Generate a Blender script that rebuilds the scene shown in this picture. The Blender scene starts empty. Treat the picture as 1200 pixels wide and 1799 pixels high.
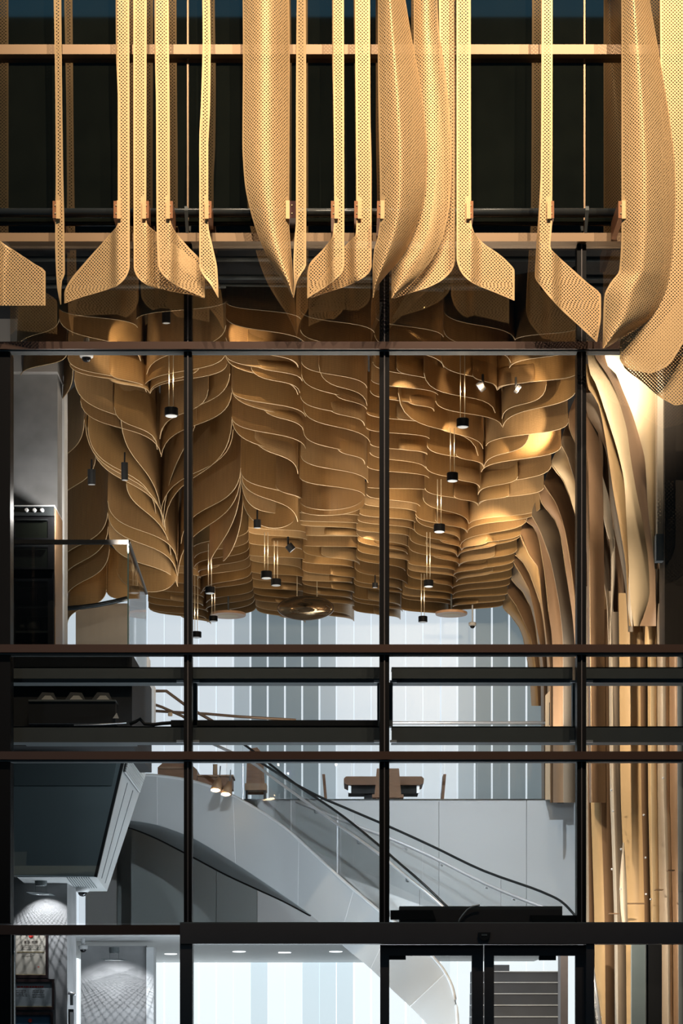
import bpy, math, random
import numpy as np
from mathutils import Vector
random.seed(7)
C = bpy.context.scene
COL = C.collection

# ------------------------------------------------------------------ camera, world, exposure
DC = 22.0                      # camera distance to the glass facade (y = 0)
F = 3817.0                     # focal length in pixels of a 1200 px wide frame
HZ = 1815.0                    # row of the horizon
EYE = 1.6
cam = bpy.data.cameras.new('camera'); camo = bpy.data.objects.new('camera', cam); COL.objects.link(camo)
camo.location = (0, -DC, EYE); camo.rotation_euler = (math.pi/2, 0, 0)
cam.sensor_fit = 'HORIZONTAL'; cam.sensor_width = 36.0
cam.lens = 36.0*F/1200.0; cam.shift_x = 0.0; cam.shift_y = (HZ-899.5)/1200.0
cam.clip_end = 200
C.camera = camo
w = bpy.data.worlds.new('night_sky'); C.world = w; w.use_nodes = True
bg = w.node_tree.nodes['Background']; bg.inputs[0].default_value = (0.07, 0.27, 0.42, 1); bg.inputs[1].default_value = 0.24
vs = C.view_settings
vs.view_transform = 'Standard'; vs.look = 'None'; vs.gamma = 1.0; vs.use_curve_mapping = False; vs.exposure = 0.0
C.cycles.use_denoising = True
C.cycles.max_bounces = 8; C.cycles.transparent_max_bounces = 24
C.cycles.diffuse_bounces = 4; C.cycles.glossy_bounces = 4; C.cycles.transmission_bounces = 6
C.cycles.caustics_reflective = False; C.cycles.caustics_refractive = False
C.cycles.sample_clamp_indirect = 6.0

WARM = (1.0, 0.74, 0.47); FWARM = (1.0, 0.79, 0.56); COOL = (0.80, 0.91, 1.0); NEUT = (1.0, 0.85, 0.68)
def look_at(o, target):
    d = Vector(target)-Vector(o.location)
    o.rotation_euler = d.to_track_quat('-Z', 'Y').to_euler()
def spot(name, loc, target, power, color, angle=60, blend=0.5, r=0.05):
    l = bpy.data.lights.new(name, 'SPOT'); l.energy = power; l.color = color
    l.spot_size = math.radians(angle); l.spot_blend = blend; l.shadow_soft_size = r
    o = bpy.data.objects.new(name, l); COL.objects.link(o); o.location = loc; look_at(o, target); return o
def area(name, loc, target, power, color, sx, sy):
    l = bpy.data.lights.new(name, 'AREA'); l.energy = power; l.color = color; l.shape = 'RECTANGLE'; l.size = sx; l.size_y = sy
    o = bpy.data.objects.new(name, l); COL.objects.link(o); o.location = loc; look_at(o, target); return o
def point(name, loc, power, color, r=0.08):
    l = bpy.data.lights.new(name, 'POINT'); l.energy = power; l.color = color; l.shadow_soft_size = r
    o = bpy.data.objects.new(name, l); COL.objects.link(o); o.location = loc; return o
# facade floodlights above, out in front; unseen gap lights added to brighten the fin backs
for i, x in enumerate((-3.2, -1.3, 0.6, 2.4, 4.0)):
    spot('facade_floodlight', (x+1.2, -8.5, 17.6), (x, -0.5, 9.6), 3200, FWARM, 36, 0.6, 0.02)
for i, x in enumerate((-3.0, -2.0, -1.0, 0.0, 1.0, 2.0, 3.0)):
    spot('facade_gap_fill', (x, -0.06, 13.4), (x, -0.35, 10.0), 170, FWARM, 75, 0.9, 0.02)
# added cool fill: one on the bulkhead face, one from behind the camera
spot('bulkhead_fill', (-1.3, 0.7, 4.6), (-2.9, 2.0, 4.0), 34, COOL, 110, 0.9, 0.005)
spot('street_side_fill', (-7.0, -17.0, 7.5), (0, 0, 3.0), 200, COOL, 60, 0.8, 0.2)
# interior, general light, mostly added fill: warm wash over the leaf ceiling, cool white down below
area('ceiling_fill', (1.0, 6.6, 5.8), (1.0, 6.61, 9.0), 430, NEUT, 4.0, 4.0)  # unseen upward fill panel, added to brighten the leaves
for x in (-2.3, -1.2, -0.1): spot('front_leaf_fill', (x, 0.9, 6.7), (x, 3.2, 9.0), 110, NEUT, 110, 0.9, 0.02)  # unseen fill, added to lift the near left leaves
spot('stair_fill', (-1.0, 1.2, 6.5), (-0.9, 7.2, 3.6), 620, COOL, 80, 0.8, 0.008)  # first of two unseen fills added to brighten the stair
spot('stair_fill', (1.6, 4.2, 8.4), (1.6, 9.6, 3.6), 1050, COOL, 70, 0.9, 0.008)
area('ground_ceiling_light', (-0.5, 12.5, 2.95), (-0.5, 12.5, 0), 260, COOL, 5.0, 4.0)
area('ground_front_fill', (0.0, 3.6, 0.4), (0.0, 4.0, 6.0), 300, COOL, 5.0, 1.5)  # unseen upward fill, added for beam undersides and the ground floor
point('oven_corner_fill', (-3.0, 1.75, 7.3), 42, (1.0, .95, .9), 0.02)  # fill added to brighten the plaster column and ovens

# ------------------------------------------------------------------ helpers
def P(px, py, y):
    D = DC+y
    return (( px-600.0)*D/F, y, EYE+(HZ-py)*D/F)
def X(px, y): return (px-600.0)*(DC+y)/F
def Z(py, y): return EYE+(HZ-py)*(DC+y)/F

def newmat(name, col=(0.5,0.5,0.5), rough=0.5, metal=0.0, spec=0.5, noise=0.0, nscale=8.0, stretch=(1,1,1), bump=0.0, ior=1.45):
    m = bpy.data.materials.new(name); m.use_nodes = True
    nt = m.node_tree; b = nt.nodes['Principled BSDF']
    b.inputs['Base Color'].default_value = (*col, 1); b.inputs['Roughness'].default_value = rough
    b.inputs['Metallic'].default_value = metal; b.inputs['Specular IOR Level'].default_value = spec; b.inputs['IOR'].default_value = ior
    if noise > 0 or bump > 0:
        tc = nt.nodes.new('ShaderNodeTexCoord'); mp = nt.nodes.new('ShaderNodeMapping'); mp.inputs['Scale'].default_value = stretch
        nz = nt.nodes.new('ShaderNodeTexNoise'); nz.inputs['Scale'].default_value = nscale; nz.inputs['Detail'].default_value = 5
        nt.links.new(tc.outputs['Object'], mp.inputs[0]); nt.links.new(mp.outputs[0], nz.inputs[0])
        if noise > 0:
            mx = nt.nodes.new('ShaderNodeMix'); mx.data_type = 'RGBA'
            mx.inputs[6].default_value = (*[c*(1-noise) for c in col], 1); mx.inputs[7].default_value = (*[min(1, c*(1+noise)) for c in col], 1)
            nt.links.new(nz.outputs[0], mx.inputs[0]); nt.links.new(mx.outputs[2], b.inputs['Base Color'])
        if bump > 0:
            bp = nt.nodes.new('ShaderNodeBump'); bp.inputs['Strength'].default_value = bump; bp.inputs['Distance'].default_value = 0.02
            nt.links.new(nz.outputs[0], bp.inputs['Height']); nt.links.new(bp.outputs[0], b.inputs['Normal'])
    return m
def emat(name, col, strength):
    m = bpy.data.materials.new(name); m.use_nodes = True; b = m.node_tree.nodes['Principled BSDF']
    b.inputs['Base Color'].default_value = (*[c*0.6 for c in col], 1); b.inputs['Emission Color'].default_value = (*col, 1)
    b.inputs['Emission Strength'].default_value = strength; b.inputs['Roughness'].default_value = 0.35
    return m
def glassmat(name, base=0.06, tint=(1,1,1), smudge=True):
    m = bpy.data.materials.new(name); m.use_nodes = True; nt = m.node_tree; nt.nodes.clear()
    out = nt.nodes.new('ShaderNodeOutputMaterial'); mix = nt.nodes.new('ShaderNodeMixShader')
    tr = nt.nodes.new('ShaderNodeBsdfTransparent'); tr.inputs[0].default_value = (*tint, 1)
    gl = nt.nodes.new('ShaderNodeBsdfGlossy'); gl.inputs['Roughness'].default_value = 0.0
    lw = nt.nodes.new('ShaderNodeLayerWeight'); lw.inputs[0].default_value = 0.25
    ma = nt.nodes.new('ShaderNodeMath'); ma.operation = 'MULTIPLY_ADD'; ma.inputs[1].default_value = 0.6; ma.inputs[2].default_value = base
    nt.links.new(lw.outputs['Fresnel'], ma.inputs[0]); ma.use_clamp = True
    nt.links.new(ma.outputs[0], mix.inputs[0]); nt.links.new(tr.outputs[0], mix.inputs[1]); nt.links.new(gl.outputs[0], mix.inputs[2])
    nt.links.new(mix.outputs[0], out.inputs[0])
    return m
def perfmat(name, col, spacing=0.0245, r=0.285, metal=0.25, rough=0.5):
    m = newmat(name, col, rough, metal, 0.5, 0.06, 1.5, (1,1,0.4)); nt = m.node_tree
    b = nt.nodes['Principled BSDF']; out = nt.nodes['Material Output']
    uv = nt.nodes.new('ShaderNodeUVMap'); uv.uv_map = 'UVMap'
    sp = nt.nodes.new('ShaderNodeSeparateXYZ'); nt.links.new(uv.outputs[0], sp.inputs[0])
    def M(op, a, bb=None, v=None):
        n = nt.nodes.new('ShaderNodeMath'); n.operation = op
        nt.links.new(a, n.inputs[0])
        if bb is not None: nt.links.new(bb, n.inputs[1])
        if v is not None: n.inputs[1].default_value = v
        return n.outputs[0]
    k = 1/(math.sqrt(2)*spacing)
    a = M('MULTIPLY', M('ADD', sp.outputs[0], sp.outputs[1]), v=k); c = M('MULTIPLY', M('SUBTRACT', sp.outputs[0], sp.outputs[1]), v=k)
    a = M('SUBTRACT', M('FRACT', a), v=0.5); c = M('SUBTRACT', M('FRACT', c), v=0.5)
    d2 = M('ADD', M('MULTIPLY', a, a), M('MULTIPLY', c, c))
    hole = M('LESS_THAN', d2, v=r*r)
    at = nt.nodes.new('ShaderNodeAttribute'); at.attribute_name = 'margin'
    ok = M('GREATER_THAN', at.outputs['Fac'], v=0.02)
    hole = M('MULTIPLY', hole, ok)
    tr = nt.nodes.new('ShaderNodeBsdfTransparent'); mix = nt.nodes.new('ShaderNodeMixShader')
    nt.links.new(hole, mix.inputs[0]); nt.links.new(b.outputs[0], mix.inputs[1]); nt.links.new(tr.outputs[0], mix.inputs[2])
    nt.links.new(mix.outputs[0], out.inputs[0])
    return m
def meshmat(name, col, metal=0.3, rough=0.42):
    """fine woven metal of the leaf panels: wood-toned with a close vertical and horizontal weave"""
    m = newmat(name, col, rough, metal, 0.5); nt = m.node_tree; b = nt.nodes['Principled BSDF']
    uv = nt.nodes.new('ShaderNodeUVMap'); uv.uv_map = 'UVMap'
    mp = nt.nodes.new('ShaderNodeMapping'); mp.inputs['Scale'].default_value = (60, 3, 1); nt.links.new(uv.outputs[0], mp.inputs[0])
    nz = nt.nodes.new('ShaderNodeTexNoise'); nz.inputs['Scale'].default_value = 1.0; nz.inputs['Detail'].default_value = 4; nt.links.new(mp.outputs[0], nz.inputs[0])
    wv = nt.nodes.new('ShaderNodeTexWave'); wv.bands_direction = 'Y'; wv.inputs['Scale'].default_value = 14; wv.inputs['Distortion'].default_value = 0.6
    nt.links.new(uv.outputs[0], wv.inputs[0])
    ad = nt.nodes.new('ShaderNodeMath'); ad.operation = 'MULTIPLY_ADD'; ad.inputs[1].default_value = 0.3; nt.links.new(wv.outputs[1], ad.inputs[0]); nt.links.new(nz.outputs[0], ad.inputs[2])
    mx = nt.nodes.new('ShaderNodeMix'); mx.data_type = 'RGBA'
    mx.inputs[6].default_value = (*[c*0.72 for c in col], 1); mx.inputs[7].default_value = (*[c*1.22 for c in col], 1)
    nt.links.new(ad.outputs[0], mx.inputs[0]); nt.links.new(mx.outputs[2], b.inputs['Base Color'])
    bp = nt.nodes.new('ShaderNodeBump'); bp.inputs['Strength'].default_value = 0.12; bp.inputs['Distance'].default_value = 0.01
    nt.links.new(ad.outputs[0], bp.inputs['Height']); nt.links.new(bp.outputs[0], b.inputs['Normal'])
    return m

MT = dict(
 fin=perfmat('perforated_gold', (0.74, 0.495, 0.25)),
 finedge=newmat('gold_plate', (0.74, 0.495, 0.25), 0.4, 0.35, noise=0.05),
 copper=newmat('copper_plate', (0.30, 0.13, 0.06), 0.4, 0.5, noise=0.1),
 darkplate=newmat('dark_bracket', (0.05, 0.012, 0.012), 0.4, 0.4, noise=0.1),
 bronze=newmat('bronze_frame', (0.30, 0.20, 0.12), 0.42, 0.45, noise=0.06, nscale=2),
 umber=newmat('umber_frame', (0.075, 0.042, 0.032), 0.4, 0.3, noise=0.06, nscale=2),
 black=newmat('black_frame', (0.007, 0.007, 0.008), 0.45, 0.0, 0.15, noise=0.1),
 doorblack=newmat('door_frame_black', (0.10, 0.088, 0.09), 0.45, 0.1, noise=0.08),
 matte=newmat('matte_black', (0.01, 0.01, 0.011), 0.6, noise=0.1),
 steel=newmat('painted_steel', (0.13, 0.145, 0.15), 0.55, 0.0, 0.3, noise=0.1, nscale=5),
 chrome=newmat('brushed_steel', (0.82, 0.84, 0.87), 0.38, 0.6, noise=0.04),
 darkrail=newmat('dark_rail', (0.03, 0.034, 0.036), 0.25, 0.3, noise=0.1),
 brownrail=newmat('brown_rail', (0.16, 0.105, 0.07), 0.4, 0.2, noise=0.1),
 glass=glassmat('clear_glass', 0.012, (0.965, 0.975, 0.975)),
 vision=glassmat('vision_glass', 0.055, (0.955, 0.965, 0.965)),
 tintglass=glassmat('reflective_glass', 0.20, (0.88, 0.88, 0.86)),
 edgeglass=newmat('glass_edge', (0.20, 0.36, 0.36), 0.15, noise=0.05),
 spandrel=newmat('spandrel_glass', (0.010, 0.012, 0.009), 0.02, 0.0, 1.0, noise=0.4, nscale=3, ior=2.5),
 leafA=meshmat('woven_bronze', (0.44, 0.265, 0.11)),
 leafB=meshmat('woven_bronze_dark', (0.36, 0.215, 0.095)),
 leafC=meshmat('woven_bronze_pale', (0.50, 0.325, 0.16)),
 rim=newmat('leaf_edge_metal', (0.58, 0.42, 0.24), 0.4, 0.2, noise=0.05),
 palew=newmat('pale_panel', (0.72, 0.60, 0.45), 0.5, 0.1, noise=0.06, nscale=4, stretch=(3,3,0.3)),
 cream=newmat('cream_panel', (0.74, 0.56, 0.34), 0.5, 0.1, noise=0.06, nscale=4, stretch=(3,3,0.3)),
 goldw=newmat('gold_panel', (0.60, 0.39, 0.185), 0.5, 0.1, noise=0.12, nscale=5, stretch=(4,4,0.25)),
 brownw=newmat('brown_panel', (0.32, 0.195, 0.11), 0.45, 0.15, noise=0.12, nscale=5, stretch=(4,4,0.25)),
 greyw=newmat('grey_brown_panel', (0.42, 0.33, 0.24), 0.5, 0.1, noise=0.1, nscale=5, stretch=(4,4,0.25)),
 wood=newmat('oiled_wood', (0.28, 0.135, 0.06), 0.45, noise=0.3, nscale=6, stretch=(1,1,6), bump=0.1),
 woodpale=newmat('pale_plywood', (0.55, 0.40, 0.25), 0.5, noise=0.15, nscale=6, stretch=(6,6,0.6)),
 concrete=newmat('grey_plaster', (0.31, 0.31, 0.315), 0.7, noise=0.55, nscale=2.6, bump=0.05),
 grey=newmat('grey_wall', (0.42, 0.41, 0.40), 0.6, noise=0.04, nscale=1.0),
 greydark=newmat('grey_green_wall', (0.27, 0.295, 0.30), 0.6, noise=0.05, nscale=1.0),
 fascia=newmat('fascia_paint', (0.57, 0.59, 0.605), 0.5, noise=0.04, nscale=1.0),
 white=newmat('white_paint', (0.75, 0.76, 0.77), 0.5, noise=0.03),
 nosing=newmat('pale_nosing', (0.72, 0.74, 0.76), 0.4, noise=0.03),
 riser=newmat('dark_riser', (0.075, 0.08, 0.093), 0.5, noise=0.15, nscale=6),
 teal=newmat('dark_teal_paint', (0.20, 0.25, 0.26), 0.6, noise=0.08, nscale=1.5),
 tealb=newmat('dark_teal_band', (0.13, 0.165, 0.17), 0.6, noise=0.08, nscale=1.5),
 whitep=newmat('light_cladding', (0.55, 0.56, 0.56), 0.45, noise=0.05),
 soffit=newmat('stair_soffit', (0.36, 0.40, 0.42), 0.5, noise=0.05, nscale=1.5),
 floor=newmat('floor_stone', (0.28, 0.28, 0.28), 0.4, noise=0.1, nscale=2),
 street=newmat('street_paving', (0.08, 0.08, 0.08), 0.8, noise=0.2, nscale=3),
 dark=newmat('dark_void_paint', (0.02, 0.02, 0.021), 0.8, noise=0.2),
 darkbrown=newmat('dark_brown_wall', (0.055, 0.04, 0.028), 0.6, noise=0.2, nscale=6, stretch=(5,5,0.6)),
 paper=newmat('certificate_paper', (0.45, 0.41, 0.35), 0.6, noise=0.2, nscale=14),
 bluepaper=newmat('blue_certificate_paper', (0.05, 0.13, 0.22), 0.5, noise=0.2, nscale=8),
 greypaper=newmat('grey_certificate_paper', (0.27, 0.30, 0.32), 0.5, noise=0.2, nscale=9),
 red=newmat('red_print', (0.55, 0.04, 0.03), 0.5, noise=0.1),
 ink=newmat('ink', (0.07, 0.05, 0.04), 0.6, noise=0.1),
 goldlip=newmat('gold_lip', (0.75, 0.6, 0.35), 0.3, 0.6, noise=0.05),
 framew=newmat('dark_frame_wood', (0.03, 0.018, 0.018), 0.35, noise=0.1),
 lens=newmat('lamp_lens', (0.7, 0.75, 0.8), 0.2, noise=0.03),
 mirror=newmat('bronze_mirror', (0.42, 0.31, 0.2), 0.12, 0.9, noise=0.05),
 mirrim=newmat('bronze_mirror_rim', (0.30, 0.22, 0.16), 0.3, 0.8, noise=0.05),
 camwhite=newmat('camera_white', (0.7, 0.7, 0.7), 0.4, noise=0.03),
 camdome=newmat('camera_dome', (0.01, 0.01, 0.012), 0.05, 0, 0.8, noise=0.05),
 cable=newmat('cable_steel', (0.75, 0.68, 0.52), 0.35, 0.5, noise=0.05),
 disc=newmat('pink_wood_disc', (0.70, 0.42, 0.25), 0.4, noise=0.1),
 pot=newmat('pot_grey', (0.10, 0.10, 0.10), 0.4, noise=0.1),
 napkin=newmat('folded_card', (0.60, 0.58, 0.54), 0.7, noise=0.05),
 lit=emat('lit_channel_glass', (0.82, 0.91, 1.0), 0.86),
 mid=emat('half_lit_channel_glass', (0.62, 0.74, 0.84), 0.55),
 dim=emat('dim_channel_glass', (0.45, 0.58, 0.67), 0.32),
 joint=emat('lit_glass_joint', (0.84, 0.92, 1.0), 0.9),
 bright=emat('bright_lit_glass', (0.90, 0.97, 1.0), 1.15),
 softlit=emat('soft_lit_glass', (0.80, 0.93, 1.0), 0.95),
 lampwarm=emat('warm_lamp_glass', (1.0, 0.72, 0.42), 14.0),
 lampwhite=emat('white_lamp_glass', (0.95, 0.98, 1.0), 4.0),
)

def thicken(verts, faces, uv, attr, th):
    """give a sheet real thickness: a second skin and separate rim faces, so the rim stays crisp"""
    v = np.array(verts, float); n = len(v); nrm = np.zeros_like(v)
    fq = np.array([f if len(f) == 4 else (f[0], f[1], f[2], f[2]) for f in faces])
    fn = np.cross(v[fq[:,2]]-v[fq[:,0]], v[fq[:,3]]-v[fq[:,1]])
    for k in range(4): np.add.at(nrm, fq[:,k], fn)
    nrm /= np.maximum(np.linalg.norm(nrm, axis=1, keepdims=True), 1e-12)
    f_, b_ = v+nrm*th/2, v-nrm*th/2
    edges = {}
    for f in faces:
        for i in range(len(f)):
            a, b = f[i], f[(i+1)%len(f)]
            if (b, a) in edges: del edges[(b, a)]
            else: edges[(a, b)] = 1
    V = np.concatenate([f_, b_]); Fc = list(faces)+[tuple(n+i for i in reversed(f)) for f in faces]
    src = list(range(n))*2; ex = []; q = 2*n
    for (a, b) in edges:
        ex += [f_[b], f_[a], b_[a], b_[b]]; src += [b, a, a, b]; Fc.append((q, q+1, q+2, q+3)); q += 4
    V = np.concatenate([V, np.array(ex)]) if ex else V
    if uv is not None: uv = np.array(uv)[src]
    if attr is not None:
        attr = np.array(attr)[src].copy(); attr[2*n:] = 0
    return V, Fc, uv, attr
def mk(name, verts, faces, mat, parent=None, uv=None, attr=None, smooth=False, solid=0.0, off=0.0):
    if solid: verts, faces, uv, attr = thicken(verts, faces, uv, attr, solid)
    v = np.array(verts, dtype=float)
    org = Vector((0,0,0))
    if parent is None:
        lo, hi = v.min(0), v.max(0); org = Vector(((lo[0]+hi[0])/2, (lo[1]+hi[1])/2, lo[2]))
        vv = v-np.array(org)
    else:
        r = parent
        while r.parent: r = r.parent
        vv = v-np.array(r.location)
    me = bpy.data.meshes.new(name); me.from_pydata(vv.tolist(), [], faces); me.materials.append(mat)
    if uv is not None:
        ul = me.uv_layers.new(name='UVMap'); li = np.empty(len(me.loops), dtype=np.int32); me.loops.foreach_get('vertex_index', li)
        ul.data.foreach_set('uv', np.array(uv, dtype=np.float32)[li].ravel())
    if attr is not None:
        a = me.attributes.new('margin', 'FLOAT', 'POINT'); a.data.foreach_set('value', np.array(attr, dtype=np.float32))
    if smooth: me.polygons.foreach_set('use_smooth', [True]*len(me.polygons))
    o = bpy.data.objects.new(name, me); COL.objects.link(o)
    if parent is None: o.location = org
    else: o.parent = parent
    return o
def empty(name, loc):
    o = bpy.data.objects.new(name, None); COL.objects.link(o); o.location = loc; o.empty_display_size = 0.1; return o
def tag(o, label, cat, group=None):
    o['label'] = label; o['category'] = cat
    if group: o['group'] = group
    return o
def thing(name, loc, label, cat, group=None): return tag(empty(name, loc), label, cat, group)
def struct(o): o['kind'] = 'structure'; return o

class MB:
    def __init__(s): s.v = []; s.f = []
    def add(s, vs, fs):
        n = len(s.v); s.v += [tuple(p) for p in vs]; s.f += [tuple(i+n for i in f) for f in fs]; return s
    def box(s, x0, x1, y0, y1, z0, z1):
        return s.add([(x0,y0,z0),(x1,y0,z0),(x1,y1,z0),(x0,y1,z0),(x0,y0,z1),(x1,y0,z1),(x1,y1,z1),(x0,y1,z1)],
              [(0,3,2,1),(4,5,6,7),(0,1,5,4),(1,2,6,5),(2,3,7,6),(3,0,4,7)])
    def prism(s, front, back):
        n = len(front)
        return s.add(list(front)+list(back), [tuple(range(n)), tuple(range(2*n-1, n-1, -1))]+[(i, i+n, (i+1)%n+n, (i+1)%n) for i in range(n)])
    def tube(s, pts, r, n=8, cap=True):
        pts = [Vector(p) for p in pts]; rings = []
        rr = r if isinstance(r, (list, tuple)) else [r]*len(pts)
        for i, p in enumerate(pts):
            d = (pts[min(i+1, len(pts)-1)]-pts[max(i-1, 0)]).normalized()
            up = Vector((0,0,1)) if abs(d.z) < 0.95 else Vector((0,1,0))
            a = d.cross(up).normalized(); b = d.cross(a).normalized()
            rings.append([p+a*math.cos(2*math.pi*k/n)*rr[i]+b*math.sin(2*math.pi*k/n)*rr[i] for k in range(n)])
        vs = [q for R in rings for q in R]; fs = []
        for i in range(len(pts)-1):
            for k in range(n): fs.append((i*n+k, i*n+(k+1)%n, (i+1)*n+(k+1)%n, (i+1)*n+k))
        if cap: fs += [tuple(range(n-1, -1, -1)), tuple((len(pts)-1)*n+k for k in range(n))]
        return s.add(vs, fs)
    def lathe(s, c, prof, n=20, axis='z'):
        vs = []; fs = []
        for (r, h) in prof:
            for k in range(n):
                a = 2*math.pi*k/n
                if axis == 'z': vs.append((c[0]+r*math.cos(a), c[1]+r*math.sin(a), c[2]+h))
                else: vs.append((c[0]+r*math.cos(a), c[1]+h, c[2]+r*math.sin(a)))
        m = len(prof)
        for i in range(m-1):
            for k in range(n): fs.append((i*n+k, i*n+(k+1)%n, (i+1)*n+(k+1)%n, (i+1)*n+k))
        fs += [tuple(range(n-1,-1,-1)), tuple((m-1)*n+k for k in range(n))]
        return s.add(vs, fs)
    def make(s, name, mat, parent=None, smooth=False): return mk(name, s.v, s.f, mat, parent, smooth=smooth)
def pbox(px0, py0, px1, py1, y0, y1):
    """box whose front face (at depth y0) covers the given pixels"""
    return MB().box(X(px0,y0), X(px1,y0), y0, y1, Z(py1,y0), Z(py0,y0))
def interp(pts, y):
    xs = [p[0] for p in pts]; ys = [p[1] for p in pts]
    return float(np.interp(y, xs, ys))
def pchip(pts):
    """monotone cubic through (key, value) points"""
    x = np.array([p[0] for p in pts], float); y = np.array([p[1] for p in pts], float)
    h = np.diff(x); d = np.diff(y)/h; m = np.zeros(len(x)); m[0] = d[0]; m[-1] = d[-1]
    for i in range(1, len(x)-1):
        if d[i-1]*d[i] > 0:
            w1 = 2*h[i]+h[i-1]; w2 = h[i]+2*h[i-1]; m[i] = (w1+w2)/(w1/d[i-1]+w2/d[i])
    def f(q):
        q = min(max(q, x[0]), x[-1]); i = min(int(np.searchsorted(x, q, 'right'))-1, len(x)-2); i = max(i, 0)
        t = (q-x[i])/h[i]; t2 = t*t; t3 = t2*t
        return (2*t3-3*t2+1)*y[i]+(t3-2*t2+t)*h[i]*m[i]+(-2*t3+3*t2)*y[i+1]+(t3-t2)*h[i]*m[i+1]
    return f
def polyint(pts, q): return interp(pts, q)

# ------------------------------------------------------------------ structure: ground, floors, walls
struct(MB().box(-14, 14, -44, -0.2, -0.3, 0.0).make('floor_street', MT['street']))
struct(MB().box(-7, 7, -0.2, 18.2, -0.3, 0.0).make('floor', MT['floor']))
struct(MB().box(-30, 30, -41, -40, 0.0, 30.6).make('wall_opposite', MT['dark']))
ceil = struct(MB().box(-6, 6, 0.35, 18.2, 10.5, 10.7).make('ceiling', MT['dark']))
struct(MB().box(4.5, 4.7, 0.3, 18.2, 0, 10.5).make('wall_right', MT['darkbrown']))
wl = struct(MB().box(-6.2, -6.0, 0.3, 18.2, 0, 10.5).make('wall_left', MT['greydark']))

# back wall: standing strips of backlit channel glass, each a part, with a lit joint rib between
YB = 17.4
wb = struct(MB().box(-6, 4.5, YB+0.16, YB+0.4, 0, 10.5).make('wall_back', MT['grey']))
pitch_px = 30.3
def panel_state(c):
    for a, b, s in ((440, 552, 'dim'), (410, 440, 'mid'), (552, 580, 'mid'), (838, 990, 'dim'), (815, 838, 'mid')):
        if a <= c < b: return s
    return 'lit'
px = 440-pitch_px*12
while px < 1060:
    s = panel_state(px+pitch_px/2); s2 = panel_state(px+pitch_px*1.5)
    jw = 1.6 if 'lit' not in (s, s2) or s != s2 else 0.5
    x0, x1 = X(px+jw, YB), X(px+pitch_px-jw, YB)
    m = MB()
    m.add([(x0,YB+0.12,3.1),(x0,YB,3.1),(x1,YB,3.1),(x1,YB+0.12,3.1),(x0,YB+0.12,9.6),(x0,YB,9.6),(x1,YB,9.6),(x1,YB+0.12,9.6)],
          [(0,1,5,4),(1,2,6,5),(2,3,7,6),(3,0,4,7),(4,5,6,7),(3,2,1,0)])
    m.make('channel_glass_strip', MT[s], wb)
    MB().box(x1, X(px+pitch_px+jw, YB), YB+0.012, YB+0.12, 3.1, 9.6).make('glass_joint', MT['joint' if jw > 1 else 'lit'], wb)
    c_ = px+pitch_px/2
    MB().box(x0-.018, x1+.018, YB, YB+0.12, 0.02, 3.0).make('channel_glass_strip', MT['softlit' if (445 < c_ < 480 or 525 < c_ < 625) else 'bright'], wb)
    px += pitch_px

# ------------------------------------------------------------------ facade frame
def trim(n, px0, py0, px1, py1, y0, y1, mat): return struct(pbox(px0, py0, px1, py1, y0, y1).make('trim_%d' % n, MT[mat]))
tn = 1
T = []
for (y0p, y1p, mat, d) in ((78, 95, 'bronze', -0.10), (409, 424, 'bronze', -0.10), (600, 613, 'umber', -0.09), (1132, 1146, 'umber', -0.09), (1320, 1334, 'umber', -0.09)):
    o = trim(tn, -250, y0p, 1450, y1p, d, 0.10, mat); tn += 1
    # glazing bead on the underside, a paler metal
    pbox(-250, y1p, 1450, y1p+(4 if mat == 'umber' else 2), d+0.04, 0.08).make('bead', MT['steel' if mat == 'umber' else 'bronze'], o)
# mullions
for (a, b) in ((323, 337), (667, 684), (1014, 1030)):
    for (y0p, y1p) in ((424, 600), (617, 1132), (1150, 1320), (1338, 1622)):
        o = trim(tn, a, y0p, b, y1p, -0.03, 0.16, 'black'); tn += 1
        pbox((a+b)/2-1, y0p, (a+b)/2+1, y1p, -0.04, 0).make('gasket', MT['doorblack'], o)
trim(tn, -250, 617, 18, 1622, -0.03, 0.2, 'black'); tn += 1
o = trim(tn, 18, 617, 22, 1622, 0.2, 0.26, 'bronze'); tn += 1
for a in (330, 679, 1027): trim(tn, a-1.5, -120, a+1.5, 409, -0.012, 0.02, 'bronze'); tn += 1
# door head and transoms over the entrance
o = trim(tn, -250, 1625, 316, 1642, -0.06, 0.14, 'umber'); tn += 1
o = trim(tn, 316, 1622, 1450, 1658, -0.09, 0.16, 'doorblack'); tn += 1
pbox(316, 1620, 1450, 1623, -0.07, 0.1).make('bead', MT['steel'], o)
trim(tn, 316, 1658, 338, 2092, -0.06, 0.14, 'doorblack'); tn += 1
trim(tn, 1030, 1658, 1044, 2092, -0.06, 0.14, 'doorblack'); tn += 1
trim(tn, -250, 1642, 19, 2092, -0.05, 0.2, 'black'); tn += 1
trim(tn, 19, 1642, 25, 2092, 0.05, 0.14, 'steel'); tn += 1
# panes: each sheet of glass a window of its own
wn = 1
cols = [(-250, 18), (18, 323), (337, 667), (684, 1014), (1030, 1450)]
for (y0p, y1p) in ((424, 600), (613, 1132), (1146, 1320), (1334, 1622)):
    for (a, b) in cols[1:]:
        struct(pbox(a, y0p, b, y1p, 0.02, 0.032).make('window_%d' % wn, MT['tintglass' if y1p == 600 else 'vision'])); wn += 1
for (a, b, y0p) in ((25, 316, 1642), (338, 667, 1658), (1044, 1450, 1658)):
    struct(pbox(a, y0p, b, 2090, 0.02, 0.032).make('window_%d' % wn, MT['vision'])); wn += 1
for (y0p, y1p) in ((-120, 78), (95, 409)):
    for (a, b) in ((-250, 328.5), (331.5, 677.5), (680.5, 1025.5), (1028.5, 1450)):
        struct(pbox(a, y0p, b, y1p, 0.0, 0.05).make('window_%d' % wn, MT['spandrel'])); wn += 1
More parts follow.
